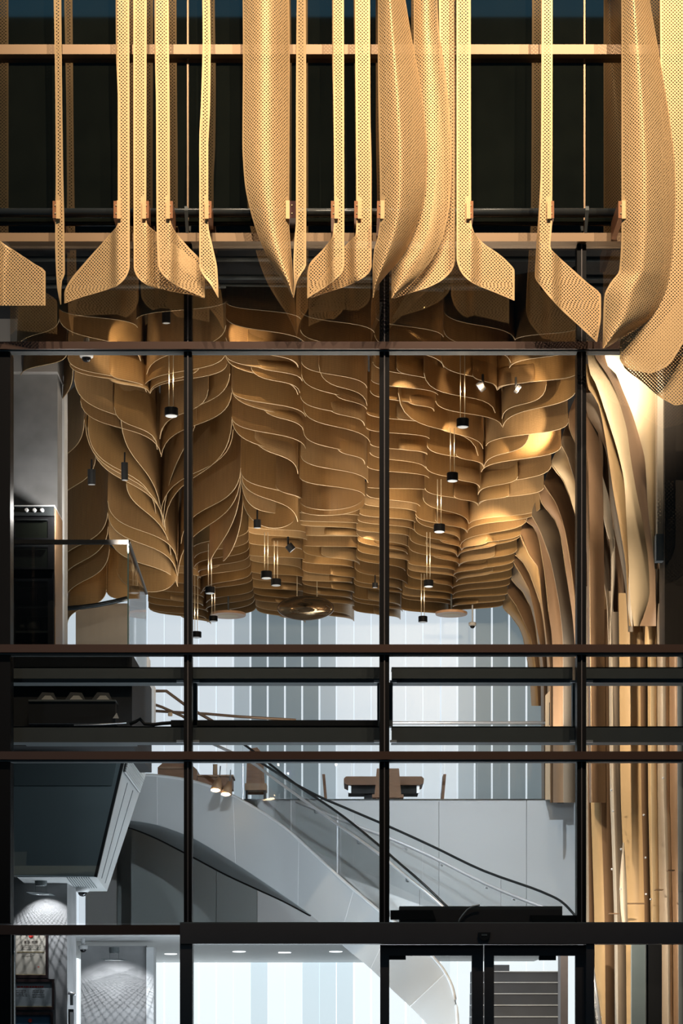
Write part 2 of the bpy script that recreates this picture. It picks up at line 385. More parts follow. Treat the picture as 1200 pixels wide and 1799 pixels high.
# automatic door leaves
for i, (a, b, g0, g1) in enumerate(((668, 849, 684, 829), (851, 1030, 868, 1011))):
    d = struct(empty('door_%d' % (i+1), P((a+b)/2, 2088, 0.06)))
    pbox(a, 1660, g0, 2088, 0.04, 0.1).make('stile', MT['doorblack'], d)
    pbox(g1, 1660, b, 2088, 0.04, 0.1).make('stile', MT['doorblack'], d)
    pbox(g0, 1660, g1, 1679, 0.04, 0.1).make('rail', MT['doorblack'], d)
    pbox(g0, 2060, g1, 2088, 0.04, 0.1).make('rail', MT['doorblack'], d)
    pbox(g0, 1679, g1, 2060, 0.065, 0.075).make('pane', MT['vision'], d)
    if i == 0: pbox(684, 1679, 713, 1686, 0.05, 0.09).make('pane_clip', MT['matte'], d)
    else: pbox(947, 1679, 977, 1687, 0.05, 0.09).make('pane_clip', MT['matte'], d)
sn = thing('door_sensor', P(851, 1652, -0.1), 'small black motion sensor on the head of the sliding doors', 'sensor')
MB().prism([P(840,1638,-0.13),P(862,1638,-0.13),P(858,1650,-0.13),P(851,1653,-0.13),P(844,1650,-0.13)], [P(840,1638,-0.085),P(862,1638,-0.085),P(858,1650,-0.085),P(851,1653,-0.085),P(844,1650,-0.085)]).make('housing', MT['matte'], sn)
pbox(846, 1641, 856, 1644, -0.134, -0.128).make('sensor_lens', MT['steel'], sn)
# door operator on the head, behind the glass
op = thing('door_operator', P(845, 1623, 0.3), 'long dark grey door operator casing above the sliding doors', 'door operator')
pbox(702, 1598, 988, 1623.5, 0.12, 0.40).make('casing', MT['doorblack'], op)
pbox(702, 1592, 988, 1598, 0.14, 0.40).make('casing_lid', MT['steel'], op)
MB().prism([P(686,1599,.09),P(760,1599,.09),P(766,1616,.09),P(686,1616,.09)],[P(686,1599,.118),P(760,1599,.118),P(766,1616,.118),P(686,1616,.118)]).make('cover_plate', MT['matte'], op)
MB().prism([P(931,1608,.09),P(1012,1608,.09),P(1012,1623,.09),P(936,1623,.09)],[P(931,1608,.118),P(1012,1608,.118),P(1012,1623,.118),P(936,1623,.118)]).make('cover_plate', MT['matte'], op)
cb = [P(a,b,.075) for a,b in ((804,1624),(808,1614),(814,1606),(821,1598),(829,1593),(837,1591),(843,1590))]
tag(MB().tube(cb, 0.009, 6).make('loose_cable', MT['chrome'], smooth=True), 'loose grey cable curling up above the entrance doors', 'cable')

# ------------------------------------------------------------------ steel beams behind the glass
for k, (a, b) in enumerate(((1172, 1197), (1276, 1302))):
    bm_ = struct(empty('beam', P(600, b, 0.35)))
    segs = [(-250, 325), (337, 668), (688, 1006), (1030, 1450)] if k == 0 else [(-250, 325), (337, 668), (688, 1014), (1030, 1450)]
    for s0, s1 in segs:
        m = MB(); x0, x1 = X(s0,.3), X(s1,.3); z0, z1 = Z(b,.3), Z(a,.3)
        m.box(x0, x1, .30, .32, z0, z1); m.box(x0, x1, .30, .52, z0-.012, z0); m.box(x0, x1, .30, .52, z1-.012, z1)
        m.make('beam_segment', MT['steel'], bm_)
    for c in (330, 677, 1022):
        for s in (-1, 1):
            pbox(c+s*14-6, b-2, c+s*14+6, b+2, .27, .30).make('end_plate', MT['chrome'], bm_)
tag(pbox(300, 1265, 664, 1275, .34, .46).make('cable_tray', MT['matte']), 'black cable tray lying on the lower steel beam', 'cable tray')
for i, (a, b) in enumerate(((333, 346), (663, 690), (1006, 1014))):
    struct(pbox(a, 1199, b, 1276, .34, .46).make('pillar', MT['steel']))
# dark bundled cables on the left of the tray
cb = [P(a,b,.36) for a,b in ((228,1272),(238,1268),(246,1263),(254,1272),(270,1273),(285,1271),(300,1270))]
tag(MB().tube(cb, 0.02, 6).make('cable_bundle', MT['matte'], smooth=True), 'black tangled cable bundle on the lower beam beside the tray', 'cable')

# ------------------------------------------------------------------ handrail tube before the upper glass, fins and their clamps
def fin(label, L, R, yb, bulge=0.0, tilt=0.0, flap=0.0, ref='L', top=-330, cols=12, patch=None, step=6.0, curl=None):
    if flap: cols = 30
    end = min(L[-1][1], R[-1][1])
    fl = pchip([(b, a) for a, b in L]); fr = pchip([(b, a) for a, b in R])
    n = int((end-top)/step)+1; ys = np.linspace(top, end, n)
    xr0 = (fl(300)+fr(300))/2; w0 = abs(fr(300)-fl(300))/2
    V = []; UV = []; MA = []
    for y in ys:
        a, b = fl(y), fr(y)
        if b < a+0.3: b = a+0.3
        row = []
        for j in range(cols+1):
            u = j/cols; px = a+(b-a)*u
            d = yb+tilt*(u-0.5)-bulge*math.sin(math.pi*u)
            ex = max(0.0, abs(px-xr0)-w0*1.1) if flap else 0
            q = min(ex/13.0, 1.0); d += 0.075*q*q*(3-2*q)+flap*min(ex/60.0, 1.6)
            if curl: d += curl(u, y)
            row.append(P(px, y, d)+(px, u))
        # arc length across the row keeps the hole spacing true on curved sheets
        s = [0.0]
        for j in range(cols): s.append(s[-1]+math.dist(row[j][:3], row[j+1][:3]))
        base = row[0][0] if ref == 'L' else row[-1][0]-s[-1]
        for j in range(cols+1):
            V.append(row[j][:3]); UV.append((base+s[j], row[j][2]))
            mg = min(s[j], s[-1]-s[j])
            if patch and 346 < y < 392 and abs(row[j][3]-patch) < 9: mg = 0.0
            MA.append(mg)
    W = cols+1
    Fc = [(i*W+j, (i+1)*W+j, (i+1)*W+j+1, i*W+j+1) for i in range(n-1) for j in range(cols)]
    root = thing('perforated_fin', P(xr0, end, yb), label, 'facade fin', 'perforated gold fins on the facade')
    mk('sheet', V, Fc, MT['fin'], root, uv=UV, attr=MA, smooth=True, solid=0.004)
    return root
def clamp(root, px, side, y, mat='copper', wpx=10):
    """a bent plate gripping the handrail tube: cheek, face plate and two bolts"""
    plate = pbox(px-wpx/2, 353, px+wpx/2, 383, y-0.02, -0.162).make('clamp_plate', MT[mat], root)
    pbox(px+side*wpx/2-3, 352, px+side*wpx/2+4, 384, y-0.035, y-0.02).make('cheek', MT['finedge'], plate)
    for yy in (361, 375):
        cx, cy, cz = P(px, yy, y-0.02)
        MB().lathe((cx,cy,cz), [(0.008,0),(0.008,-0.006),(0.004,-0.008)], 8, 'y').make('bolt', MT['goldlip'], plate)

S2 = 1.0
FIN = [
 ('cut off gold fin flap at the far left edge, ending level with a straight tip', [(-60,-70),(-60,537)], [(-8,-70),(-8,400),(0,422),(30,443),(60,463),(80,477),(80,537)], dict(yb=-.42, flap=-.05, ref='R')),
 ('slim gold fin, leftmost complete one, without a flared flap', [(93,-70),(97,150),(98,300),(97,420),(100,500),(103,520),(106,535)], [(107,-70),(109,150),(111,300),(113,395),(114,480),(109,494),(107.5,508),(107,535)], dict(yb=-.45, tilt=-.02), (97, 1, 'copper')),
 ('gold fin whose flap flares left, second complete fin from the left', [(203,-70),(204,90),(207,180),(207,392),(190,415),(150,460),(120,498),(113,515),(113,533)], [(227,-70),(228,468),(224,482),(205,503),(180,512),(150,520),(114,533)], dict(yb=-.45, flap=.12, ref='R'), (204, 1, 'copper')),
 ('gold fin whose long flap passes behind the neighbouring fin to its right', [(234,-70),(235,470),(239,483),(252,497),(275,507),(300,512),(330,517),(358,524)], [(258,-70),(257,388),(262,398),(275,408),(320,440),(352,468),(359,480),(359,524)], dict(yb=-.36, flap=.06), (257, -1, 'copper')),
 ('gold fin with a broad flap flaring right before the fin behind it', [(271,-70),(272,90),(274,180),(275,380),(278,468),(284,480),(305,499),(330,511),(359,523)], [(296,-70),(297,90),(298,180),(299,385),(304,400),(330,433),(352,457),(360,480),(360,523)], dict(yb=-.52, flap=.10), (299, -1, 'copper')),
 ('narrow gold fin ending in a thin pointed tail, left of the widest left fin', [(354,-70),(356,60),(353,180),(350,250),(350,468),(356,482),(370,500),(383,523)], [(368,-70),(370,90),(369,190),(366,260),(366,392),(373,430),(382,475),(384,523)], dict(yb=-.45, tilt=.02), (367, -1, 'copper')),
 ('broad dark gold fin curving to a point, widest of the left half', [(426,-70),(427,100),(426,250),(430,320),(440,370),(460,430),(485,475),(500,496),(515,523)], [(507,-70),(509,100),(508,390),(510,425),(514,475),(516.5,523)], dict(yb=-.42, bulge=.12, tilt=.05, ref='R', cols=20), (513, -1, 'darkplate')),
 ('slim gold fin tapering to a point, sharing the dark clamp with the broad one', [(522,-70),(520,200),(520,385),(517,425),(515.5,465),(516.5,500),(515.5,520)], [(537,-70),(538,200),(538,466),(531,478),(521,497),(516.5,520)], dict(yb=-.60, tilt=-.02)),
 ('gold fin with a small rounded flap to the left, before a longer flap', [(584,-70),(584,100),(586,200),(587,385),(584,415),(570,435),(542,468),(540,482),(540,524)], [(604,-70),(605,462),(602,478),(590,490),(570,506),(551,517),(541,524)], dict(yb=-.55, flap=.10, ref='R'), (586, 1, 'copper')),
 ('gold fin whose flap sweeps left behind the neighbouring smaller flap', [(622,-70),(625,200),(626,385),(625,412),(614,424),(600,440),(570,480),(549,512),(546,523)], [(650,-70),(651,200),(653,300),(653,468),(648,480),(630,493),(600,506),(570,515),(547,524)], dict(yb=-.42, flap=.10, ref='R'), (627, 1, 'copper')),
 ('large gold fin bellying right and curling to a point, before two paler fins', [(664,-70),(664,100),(668,380),(664,415),(657,442),(655,475),(655,523)], [(701,-70),(712,0),(722,60),(735,130),(745,200),(750,270),(749,320),(743,360),(730,400),(715,435),(695,465),(675,487),(662,505),(656,523)], dict(yb=-.62, bulge=.10, curl=lambda u, y: .30*max(0,u-.45), cols=20), (667, 1, 'copper')),
 ('pale gold leaf-shaped fin between the bellied fin and the rearmost one', [(727,-70),(727,60),(724,200),(717,400),(702,448),(688,472),(688,525)], [(767,-70),(770,40),(780,110),(790,200),(794,280),(791,350),(780,410),(762,450),(735,485),(715,503),(689,524)], dict(yb=-.38, bulge=.06, cols=16)),
 ('pale gold fin with rounded lower end, rearmost of the three overlapping fins', [(770,-70),(772,100),(765,300),(745,430),(705,500),(690,524)], [(799,-70),(800,456),(795,473),(780,490),(750,506),(720,515),(691,525)], dict(yb=-.29, ref='R', cols=14)),
 ('gold fin flaring right into a squared flap beside the widest dark pane', [(802,-70),(802,453),(806,470),(815,485),(835,500),(870,514),(903,528)], [(827,-70),(828,390),(832,406),(850,428),(875,445),(892,460),(904,476),(904,528)], dict(yb=-.50, flap=.08), (827, -1, 'copper')),
 ('gold fin with a long slanting flap reaching down to the transom', [(952,-70),(950,300),(946,380),(942,440),(940,486),(952,505),(980,538),(1020,575),(1048,601)], [(971,-70),(970,390),(967,435),(976,446),(1000,468),(1030,495),(1056,520),(1056,550),(1049,602)], dict(yb=-.55, flap=.06), (969, -1, 'copper')),
 ('large gold fin with bellied right side and small left flap, near the right edge', [(1092,-70),(1092,400),(1088,475),(1072,498),(1062,520),(1060,560),(1059,612)], [(1128,-70),(1150,50),(1162,120),(1175,200),(1186,300),(1187,350),(1183,430),(1175,490),(1160,530),(1140,560),(1120,575),(1100,587),(1076,604),(1060,613)], dict(yb=-.72, bulge=.10, curl=lambda u, y: .28*max(0,u-.45), cols=20), (1091, 1, 'copper')),
 ('gold fin with rounded foot, directly behind the large right fin', [(1159,-70),(1162,300),(1166,440),(1140,550),(1092,593),(1089,605),(1089,630),(1105,648),(1140,656)], [(1240,-70),(1240,500),(1215,570),(1190,620),(1170,645),(1141,657)], dict(yb=-.55, cols=18, ref='L')),
 ('gold fin hanging lowest of all, rearmost at the right edge', [(1200,-70),(1200,480),(1150,585),(1092,628),(1095,642),(1130,672),(1160,698),(1185,712)], [(1262,-70),(1262,640),(1240,690),(1210,708),(1186,713)], dict(yb=-.38, cols=18, ref='R')),
]
for t in FIN:
    label, L, R, kw = t[:4]
    cl = t[4] if len(t) > 4 else None
    r = fin(label, L, R, patch=cl[0] if cl else None, **kw)
    if cl: clamp(r, cl[0], cl[1], kw['yb'], cl[2], 16 if cl[2] == 'darkplate' else 9)
rail = thing('handrail_tube', P(600, 374, -.115), 'long black tube running level across all the gold fins', 'rail')
x0, x1 = X(-150, -.115), X(1350, -.115); zc = Z(374, -.115)
MB().tube([(x0,-.115,zc),(x1,-.115,zc)], 0.045, 14).make('tube', MT['darkrail'], rail, smooth=True)
for a in (-20, 330, 679, 1027):
    MB().prism([(X(a-3,0),-.24,zc-.02),(X(a+3,0),-.24,zc-.02),(X(a+2,0),-.02,zc-.30),(X(a-2,0),-.02,zc-.30)],
               [(X(a-3,0),-.24,zc+.02),(X(a+3,0),-.24,zc+.02),(X(a+2,0),-.02,zc-.26),(X(a-2,0),-.02,zc-.26)]).make('strut', MT['steel'], rail)

# ------------------------------------------------------------------ leaf ceiling: every leaf a panel with a pale edge
def yA(py): return interp([(480,.55),(560,.9),(620,2.0),(700,3.0),(800,4.0),(900,5.0),(1050,6.2)], py)
def yB(py):
    if py < 640: return interp([(480,.55),(560,.9),(640,2.0)], py)
    return min(28152.0/(HZ-py)-DC, 16.9)
def ymap(px, py, far):
    if far: return yB(py)
    t = min(max((px-560)/140.0, 0), 1); t = t*t*(3-2*t)
    return yA(py)*(1-t)+yB(py)*t
LEAF = ['leafA', 'leafB', 'leafA', 'leafC']
nleaf = 0
def leaf(a, b, gap, far=False, sag=0.0, mat=None, n=16, m=4, s0=0.62, s1=0.62, back=0.6, topmax=None):
    """a sheet hung from the frame; a = high end (px,py) at a ridge, b = low end at a valley"""
    global nleaf
    ax, ay = a; bx, by = b; h = by-ay; w = bx-ax
    p1 = (ax+0.03*w, ay+s0*h+sag); p2 = (bx-0.06*w, by-s1*h+sag)
    V = []; UV = []; edge = []
    for i in range(n+1):
        t = i/n; q = 1-t
        px = q**3*ax+3*q*q*t*p1[0]+3*q*t*t*p2[0]+t**3*bx
        py = q**3*ay+3*q*q*t*p1[1]+3*q*t*t*p2[1]+t**3*by
        # even spacing in x for the middle
        y = ymap(px, (ay*(1-t)+by*t), far)
        D = DC+y
        y += back*(0.42*t**4+0.20*(1-t)**5)-0.05
        x_, _, z_ = P(px, py, y)
        hh = gap*D/F
        if topmax is not None: hh = min(hh, Z(topmax, y)-z_)
        edge.append((x_, y, z_))
        for j in range(m+1):
            f = j/m
            V.append((x_, y-0.03*math.sin(math.pi*f)+0.28*f*hh, z_+hh*f)); UV.append((x_, z_+hh*f))
    W = m+1
    Fc = [(i*W+j, (i+1)*W+j, (i+1)*W+j+1, i*W+j+1) for i in range(n) for j in range(m)]
    mat = mat or LEAF[nleaf % 4]; nleaf += 1
    o = mk('leaf_panel', V, Fc, MT[mat], ceil, uv=UV, smooth=True, solid=0.006)
    MB().tube(edge, 0.0055, 4, cap=False).make('leaf_edge', MT['rim'], o, smooth=True)
    return o
def column(xa, xb, pairs, far=False, gapf=1.9, first_top=None, **kw):
    """xa, xb: seam x as a function of row; pairs: (row at high seam, row at low seam)"""
    fa = pchip([(b, a) for a, b in xa]); fb = pchip([(b, a) for a, b in xb])
    prev = None
    rnd = random.Random(len(pairs)*31+int(xa[0][0]*7+xb[0][0]*3))
    for i, (ya, yb_) in enumerate(pairs):
        jx = 0
        if i:
            sp = yb_-pairs[i-1][1]
            kj = 1.5 if far else 1.0; ya += rnd.uniform(-.3, .3)*sp*kj; yb_ += rnd.uniform(-.22, .22)*sp*kj
            jx = rnd.uniform(-.12, .12)*sp+(.22*sp if i % 2 else -.16*sp)*(1 if far else .5)
        g = 60 if prev is None else max(ya-prev[0], yb_-prev[1])
        g2 = max(g*gapf, 16)
        A_, B_ = (fa(ya), ya), (fb(yb_)+jx, yb_)
        leaf(A_, B_, g2+abs(yb_-ya)*0.35, far, topmax=first_top if first_top else None, **kw)
        if i and rnd.random() < (.45 if not far else .5):   # a shorter leaf tucked before the next, ending part way
            u = rnd.uniform(.3, .6)
            leaf((A_[0]+(B_[0]-A_[0])*u, A_[1]+(B_[1]-A_[1])*u-.10*g), (B_[0], B_[1]-.06*g), g*.7, far, topmax=first_top if first_top else None, **dict(kw, n=10))
        prev = (ya, yb_)
S0 = [(104,560),(104,577),(117,622),(137,688),(150,737),(170,800),(189,900),(189,960),(187,1036),(187,1100)]
V1 = [(240,560),(243,590),(245,643),(262,690),(281,795),(287,930),(311,1010),(313,1060)]
P2 = [(397,500),(397,565),(396,620),(407,676),(407,723),(423,825),(432,900)]
SC = [(530,480),(528,570),(530,648),(528,697),(535,727),(533,762),(526,838),(527,915),(538,942),(533,967),(531,1017),(532,1037),(535,1094)]
SD = [(662,500),(655,643),(651,679),(643,745),(651,785),(645,817),(646,854),(638,887),(629,910),(626,927),(629,954),(624,998),(622,1023),(620,1050),(619,1094)]
SE = [(782,500),(779,600),(775,640),(766,697),(764,727),(757,746),(753,775),(747,794),(749,840),(746,860),(739,887),(730,899),(731,915),(718,954),(718,977),(713,1023),(708,1037),(705,1069),(705,1094)]
SV = [(912,520),(905,597),(891,642),(879,693),(873,745),(856,783),(843,825),(844,865),(835,891),(824,920),(811,955),(806,980),(800,1007),(797,1030),(794,1053),(790,1080)]
SR = [(1016,540),(1016,600),(1015,648),(1013,695),(1000,736),(987,781),(969,817),(956,854),(949,893),(922,916),(915,942),(905,978),(898,1016),(892,1041),(882,1066)]
XL = [(80,500),(78,1150)]
# columns of the left cluster
for (a, b) in (((104,560),(30,612)), ((117,622),(36,660)), ((128,650),(98,742)), ((148,737),(96,850)), ((168,800),(96,905))): leaf(a, b, 120, back=.4, topmax=520)
leaf((189,900),(98,1010), 210, back=.4); leaf((190,925),(100,1045), 200, back=.4); leaf((192,965),(108,1072), 120, back=.4); leaf((187,1036),(118,1096), 110, back=.4)
column(S0, V1, [(540,575),(577,643),(618,683),(640,690),(688,782),(705,800),(737,915),(757,932)], first_top=505)
leaf((150,745),(287,925), 150); leaf((212,728),(286,928), 90, s0=.5); leaf((222,850),(300,975), 70, s0=.4); leaf((345,735),(286,928), 70, s0=.2); leaf((352,640),(263,690), 40); leaf((189,880),(311,985), 130); leaf((189,900),(311,1010), 120); leaf((191,935),(312,1030), 120, sag=10)
leaf((187,1036),(245,1052), 90, sag=6, s0=1.2)
leaf((205,1000),(310,1012), 120, sag=26, s0=1.5, s1=-1.5, mat='leafA')
column(P2, V1, [(528,560),(565,643),(620,683),(640,690),(676,782),(690,800),(723,915),(738,932)], first_top=505)
leaf((423,822),(318,955), 190); leaf((423,830),(312,1012), 210); leaf((423,845),(368,992), 170, s1=.2, mat='leafC'); leaf((427,870),(392,985), 150, s1=.1, sag=14, mat='leafB')
column(P2, SC, [(530,560),(568,600),(590,640),(621,672),(628,697),(676,727),(690,758),(723,795),(742,838),(825,880),(838,912)], first_top=500)
leaf((424,840),(505,916), 110, sag=16, s0=.9, mat='leafC'); leaf((426,870),(520,905), 110, sag=26, s0=1.3, s1=-.2)
column(SC, SD, [(545,585),(580,640),(625,679),(648,722),(697,745),(727,785),(760,817),(800,848),(838,868)], first_top=500)
leaf((527,880),(640,872), 90, sag=30, s0=1, s1=0); leaf((527,895),(640,884), 80, sag=26, s0=1, s1=0)
column(SD, SE, [(555,592),(590,640),(640,670),(672,697),(690,727),(722,746),(745,776),(778,796),(800,822),(822,842),(850,862)], first_top=505)
column(SE, SV, [(545,597),(592,642),(640,693),(690,745),(733,783),(778,825),(815,865),(850,891)], first_top=505)
column(SR, SV, [(575,597),(612,642),(648,693),(695,745),(736,783),(781,825),(817,865),(854,891)], first_top=None)
for (a, b) in (((745,655),(870,725)), ((700,690),(840,800)), ((560,640),(645,712)), ((440,640),(527,690)), ((960,675),(882,735)), ((930,760),(850,822))):
    leaf(a, b, 46, n=12, s0=.8)
# the deep part of the ceiling, down to the lit back wall
column(SE, SV, [(874,920),(898,938),(915,955),(932,968),(949,980),(966,994),(985,1007),(1000,1019),(1012,1030),(1026,1042),(1040,1053),(1052,1066),(1064,1080)], far=True, gapf=2.4, n=12, m=3)
column(SR, SV, [(893,920),(905,938),(916,955),(930,968),(942,980),(960,994),(978,1007),(997,1019),(1016,1030),(1029,1042),(1041,1053),(1054,1066),(1066,1076)], far=True, gapf=2.4, n=12, m=3)
column(SD, SE, [(868,889),(882,902),(896,915),(908,930),(922,947),(936,962),(950,977),(966,992),(982,1007),(998,1022),(1012,1036),(1026,1050),(1040,1064),(1054,1078),(1066,1092)], far=True, gapf=2.4, n=12, m=3)
column(SC, SD, [(900,905),(915,918),(926,930),(940,945),(953,962),(966,985),(984,1000),(1000,1014),(1015,1028),(1028,1042),(1040,1056),(1052,1068),(1064,1080),(1074,1094)], far=True, gapf=2.4, n=12, m=3)
PB = [(436,900),(438,975),(442,1008),(445,1037),(450,1069),(452,1085)]
VB = [(335,960),(345,1004),(357,1054),(368,1096)]
PB2 = [(255,980),(262,1080)]
column(PB, SC, [(925,935),(938,950),(952,966),(968,985),(984,1000),(998,1014),(1012,1028),(1026,1042),(1040,1056),(1052,1070),(1062,1082),(1070,1094)], far=True, gapf=2.6, n=12, m=3)
column(PB, VB, [(930,965),(945,980),(960,992),(975,1006),(990,1020),(1004,1033),(1018,1046),(1032,1060),(1044,1072),(1056,1084),(1066,1096)], far=True, gapf=2.6, n=12, m=3)
column(PB2, VB, [(985,1000),(1000,1015),(1014,1030),(1028,1046),(1040,1060),(1052,1074),(1062,1088),(1070,1096)], far=True, gapf=2.6, n=12, m=3)
# dull services above the leaves
for k, (py, y) in enumerate(((455, 2.2), (487, 2.6), (502, 2.0))):
    struct(MB().tube([(-5, y, Z(py, y)), (5, y, Z(py, y))], 0.03, 8).make('trim_%d' % tn, MT['steel'], smooth=True)); tn += 1

# ------------------------------------------------------------------ right side wall: tall bent fins of metal and plywood
wr = struct(empty('wall_fins_right', (3.0, 2.0, 0)))
def ribbon(name, L, R, y, mat, parent=wr, bulge=0.12, twist=0.0, cols=6, step=14, solid=0.008, dy=None):
    fl = pchip([(b, a) for a, b in L]); fr = pchip([(b, a) for a, b in R])
    t0 = max(L[0][1], R[0][1]); t1 = min(L[-1][1], R[-1][1]); n = max(int((t1-t0)/step), 6)
    V = []; UV = []
    for i in range(n+1):
        q = t0+(t1-t0)*i/n
        a, b = fl(q), fr(q)
        if b < a+.4: b = a+.4
        yy0 = y(q) if callable(y) else y
        for j in range(cols+1):
            u = j/cols
            yy = yy0-bulge*math.sin(math.pi*u)+twist*(u-.5)
            V.append(P(a+(b-a)*u, q, yy)); UV.append((u, V[-1][2]))
    W = cols+1
    Fc = [(i*W+j, (i+1)*W+j, (i+1)*W+j+1, i*W+j+1) for i in range(n) for j in range(cols)]
    return mk(name, V, Fc, MT[mat], parent, uv=UV, smooth=True, solid=solid)
def shift(L, dx): return [(a+dx, b) for a, b in L]
e_b1 = [(1060,600),(1066,640),(1080,653),(1093,683),(1110,725),(1123,767),(1133,808),(1139,900),(1145,947),(1150,1000)]
e_b2 = [(1041,600),(1046,625),(1066,655),(1085,695),(1097,735),(1102,755),(1108,800),(1118,860),(1130,920),(1140,990),(1142,1040),(1134,1075),(1124,1100)]
e_b3 = [(1030,600),(1036,653),(1047,675),(1060,713),(1072,750),(1087,800),(1097,850),(1100,900),(1105,1000),(1108,1060),(1114,1100)]
e_b4 = [(1028,640),(1033,680),(1050,707),(1060,750),(1068,800),(1078,867),(1090,933),(1100,1000),(1103,1067),(1106,1110)]
e_b5 = [(1028,690),(1032,728),(1050,758),(1067,800),(1073,890),(1078,922),(1090,980),(1100,1040),(1104,1110)]
e_b6 = [(1046,815),(1047,847),(1058,900),(1067,937),(1070,947)]
e_b8 = [(1036,820),(1040,867),(1047,925),(1057,1000),(1067,1067),(1069,1140)]
e_b9 = [(1028,850),(1032,892),(1042,950),(1050,1017),(1063,1130),(1064,1140)]
e_b10 = [(1024,800),(1026,900),(1034,1000),(1046,1080),(1052,1140)]
ribbon('wall_fin', e_b1, [(1156,600),(1155,800),(1154,1000)], 1.2, 'cream', bulge=.04, twist=.12)
ribbon('wall_fin', e_b2, shift(e_b1, 3)[:-1]+[(1152,1000),(1153,1100)], 1.5, 'brownw', bulge=.05, twist=-.25)
ribbon('wall_fin', e_b3, shift(e_b2, 4), 1.9, 'cream', bulge=.03, twist=.08)
ribbon('wall_fin', e_b4, shift(e_b3, 5), 2.3, 'goldw', bulge=.03, twist=.1)
ribbon('wall_fin', e_b5, shift(e_b4, 6), 2.7, 'greyw', bulge=.03, twist=-.25)
ribbon('wall_fin', e_b6, [(1050,813),(1067,867),(1073,900),(1078,947)], 2.9, 'palew', bulge=.02, twist=.2)
ribbon('wall_fin', e_b8, [(1052,830),(1063,917),(1070,1017),(1074,1080),(1075,1140)], 3.2, 'greyw', bulge=.05, twist=.3)
ribbon('wall_fin', e_b9, shift(e_b8, 4), 3.5, 'goldw', bulge=.03, twist=-.2)
ribbon('wall_fin', e_b10, shift(e_b9, 4), 3.8, 'greyw', bulge=.05, twist=.3)
ribbon('wall_fin', [(1022,640),(1026,800),(1030,900),(1034,1140)], [(1040,690),(1060,800),(1052,1000),(1052,1140)], 4.2, 'brownw', bulge=.05, twist=-.3)
ribbon('wall_fin', [(1070,930),(1074,1000),(1072,1080),(1068,1140)], [(1080,930),(1080,1000),(1076,1080),(1076,1140)], 3.1, 'palew', bulge=.02)
ribbon('wall_fin', [(1078,940),(1086,1040),(1084,1140)], [(1112,940),(1112,1040),(1120,1140)], 3.6, 'brownw', bulge=.05)
ribbon('wall_fin', [(1107,950),(1105,1020),(1104,1070),(1110,1100)], [(1119,950),(1120,1020),(1116,1070),(1112,1100)], 2.2, 'palew', bulge=.05)
ribbon('wall_fin', [(1120,880),(1120,1000),(1117,1070),(1112,1086)], [(1142,940),(1139,1000),(1137,1050),(1135,1070)], 2.25, 'palew', bulge=.02, twist=.1)
ribbon('wall_fin', [(1135,1050),(1133,1140)], [(1157,1050),(1150,1140)], 2.1, 'goldw', bulge=.05)
ribbon('wall_fin', [(1150,1000),(1148,1060),(1146,1052)][:2], [(1164,1000),(1160,1060)], 1.7, 'palew', bulge=.04)
ribbon('wall_fin', [(1154,940),(1160,1040),(1156,1140)], [(1168,940),(1166,1040),(1178,1140)], 2.3, 'greyw', bulge=.03)
ribbon('wall_board', [(1022,640),(1026,2090)], [(1215,640),(1240,2090)], 4.3, 'brownw', bulge=.02)
# pale post, dark plate and dark reveal at the right jamb
struct(pbox(1155, 640, 1168, 940, 1.0, 1.15).make('trim_%d' % tn, MT['palew'])); tn += 1
struct(pbox(1153, 938, 1168, 985, .98, 1.1).make('trim_%d' % tn, MT['greydark'])); tn += 1
struct(pbox(1168, 600, 1460, 1134, .9, 1.3).make('wall_jamb', MT['darkbrown']))
# fins left of the mullion, leaving the ceiling seam one by one
RL = [
 [(882,1066),(896,1080),(912,1102),(919,1120),(930,1180),(934,1240)],
 [(891,1041),(907,1064),(923,1097),(933,1120),(942,1180),(946,1240)],
 [(898,1016),(919,1041),(932,1066),(941,1100),(950,1180),(952,1410)],
 [(903,989),(917,1012),(930,1037),(937,1066),(942,1095),(955,1180),(957,1410)],
 [(905,975),(917,985),(930,1007),(941,1037),(949,1060),(958,1120),(962,1180),(963,1410)],
 [(914,940),(930,976),(946,998),(952,1052),(960,1120),(966,1180),(967,1410)],
 [(922,914),(937,925),(948,951),(957,1007),(964,1075),(970,1120),(972,1180),(972,1410)],
 [(934,905),(946,926),(955,949),(966,980),(975,1021),(984,1075),(989,1130),(990,1410)],
 [(947,866),(952,884),(975,913),(986,944),(995,1007),(1008,1100),(1011,1150),(1011,1410)],
 [(956,852),(975,880),(992,930),(1004,1000),(1014,1100),(1017,1410)],
 [(969,815),(990,845),(1000,870),(1012,910),(1020,980),(1024,1410)],
 [(986,780),(996,800),(1004,825),(1014,860),(1024,960),(1030,1410)],
 [(999,735),(1000,750),(1004,762),(1014,785),(1024,840),(1032,1000),(1036,1410)],
 [(1013,693),(1018,720),(1026,760),(1034,840),(1040,1410)],
]
rm = ['goldw','brownw','greyw','brownw','goldw','brownw','brownw','greyw','brownw','brownw','cream','greyw','brownw','brownw']
for i, L in enumerate(RL):
    yy = yB(L[0][1])
    if i+1 < len(RL): R = [(a+7, b) for a, b in RL[i+1]]
    else: R = [(a+24, b) for a, b in L]
    R[0] = (R[0][0]-6, R[0][1])
    if i+1 < len(RL): L = [(R[0][0]-1, R[0][1])]+L
    t0 = L[0][1]
    yend = yy-1.2
    ribbon('wall_fin', L, R, (lambda q, y0=yy, t0=t0: y0-1.0*min((q-t0)/260.0, 1.0)), rm[i], bulge=.08, twist=(.35 if i % 2 else -.25), cols=8, step=10)
    MB().tube([P(a, b, yy-.5*min((b-t0)/260.0,1)-.3) for a, b in L[1:6]], .005, 4, cap=False).make('wall_fin_edge', MT['rim'], wr, smooth=True)
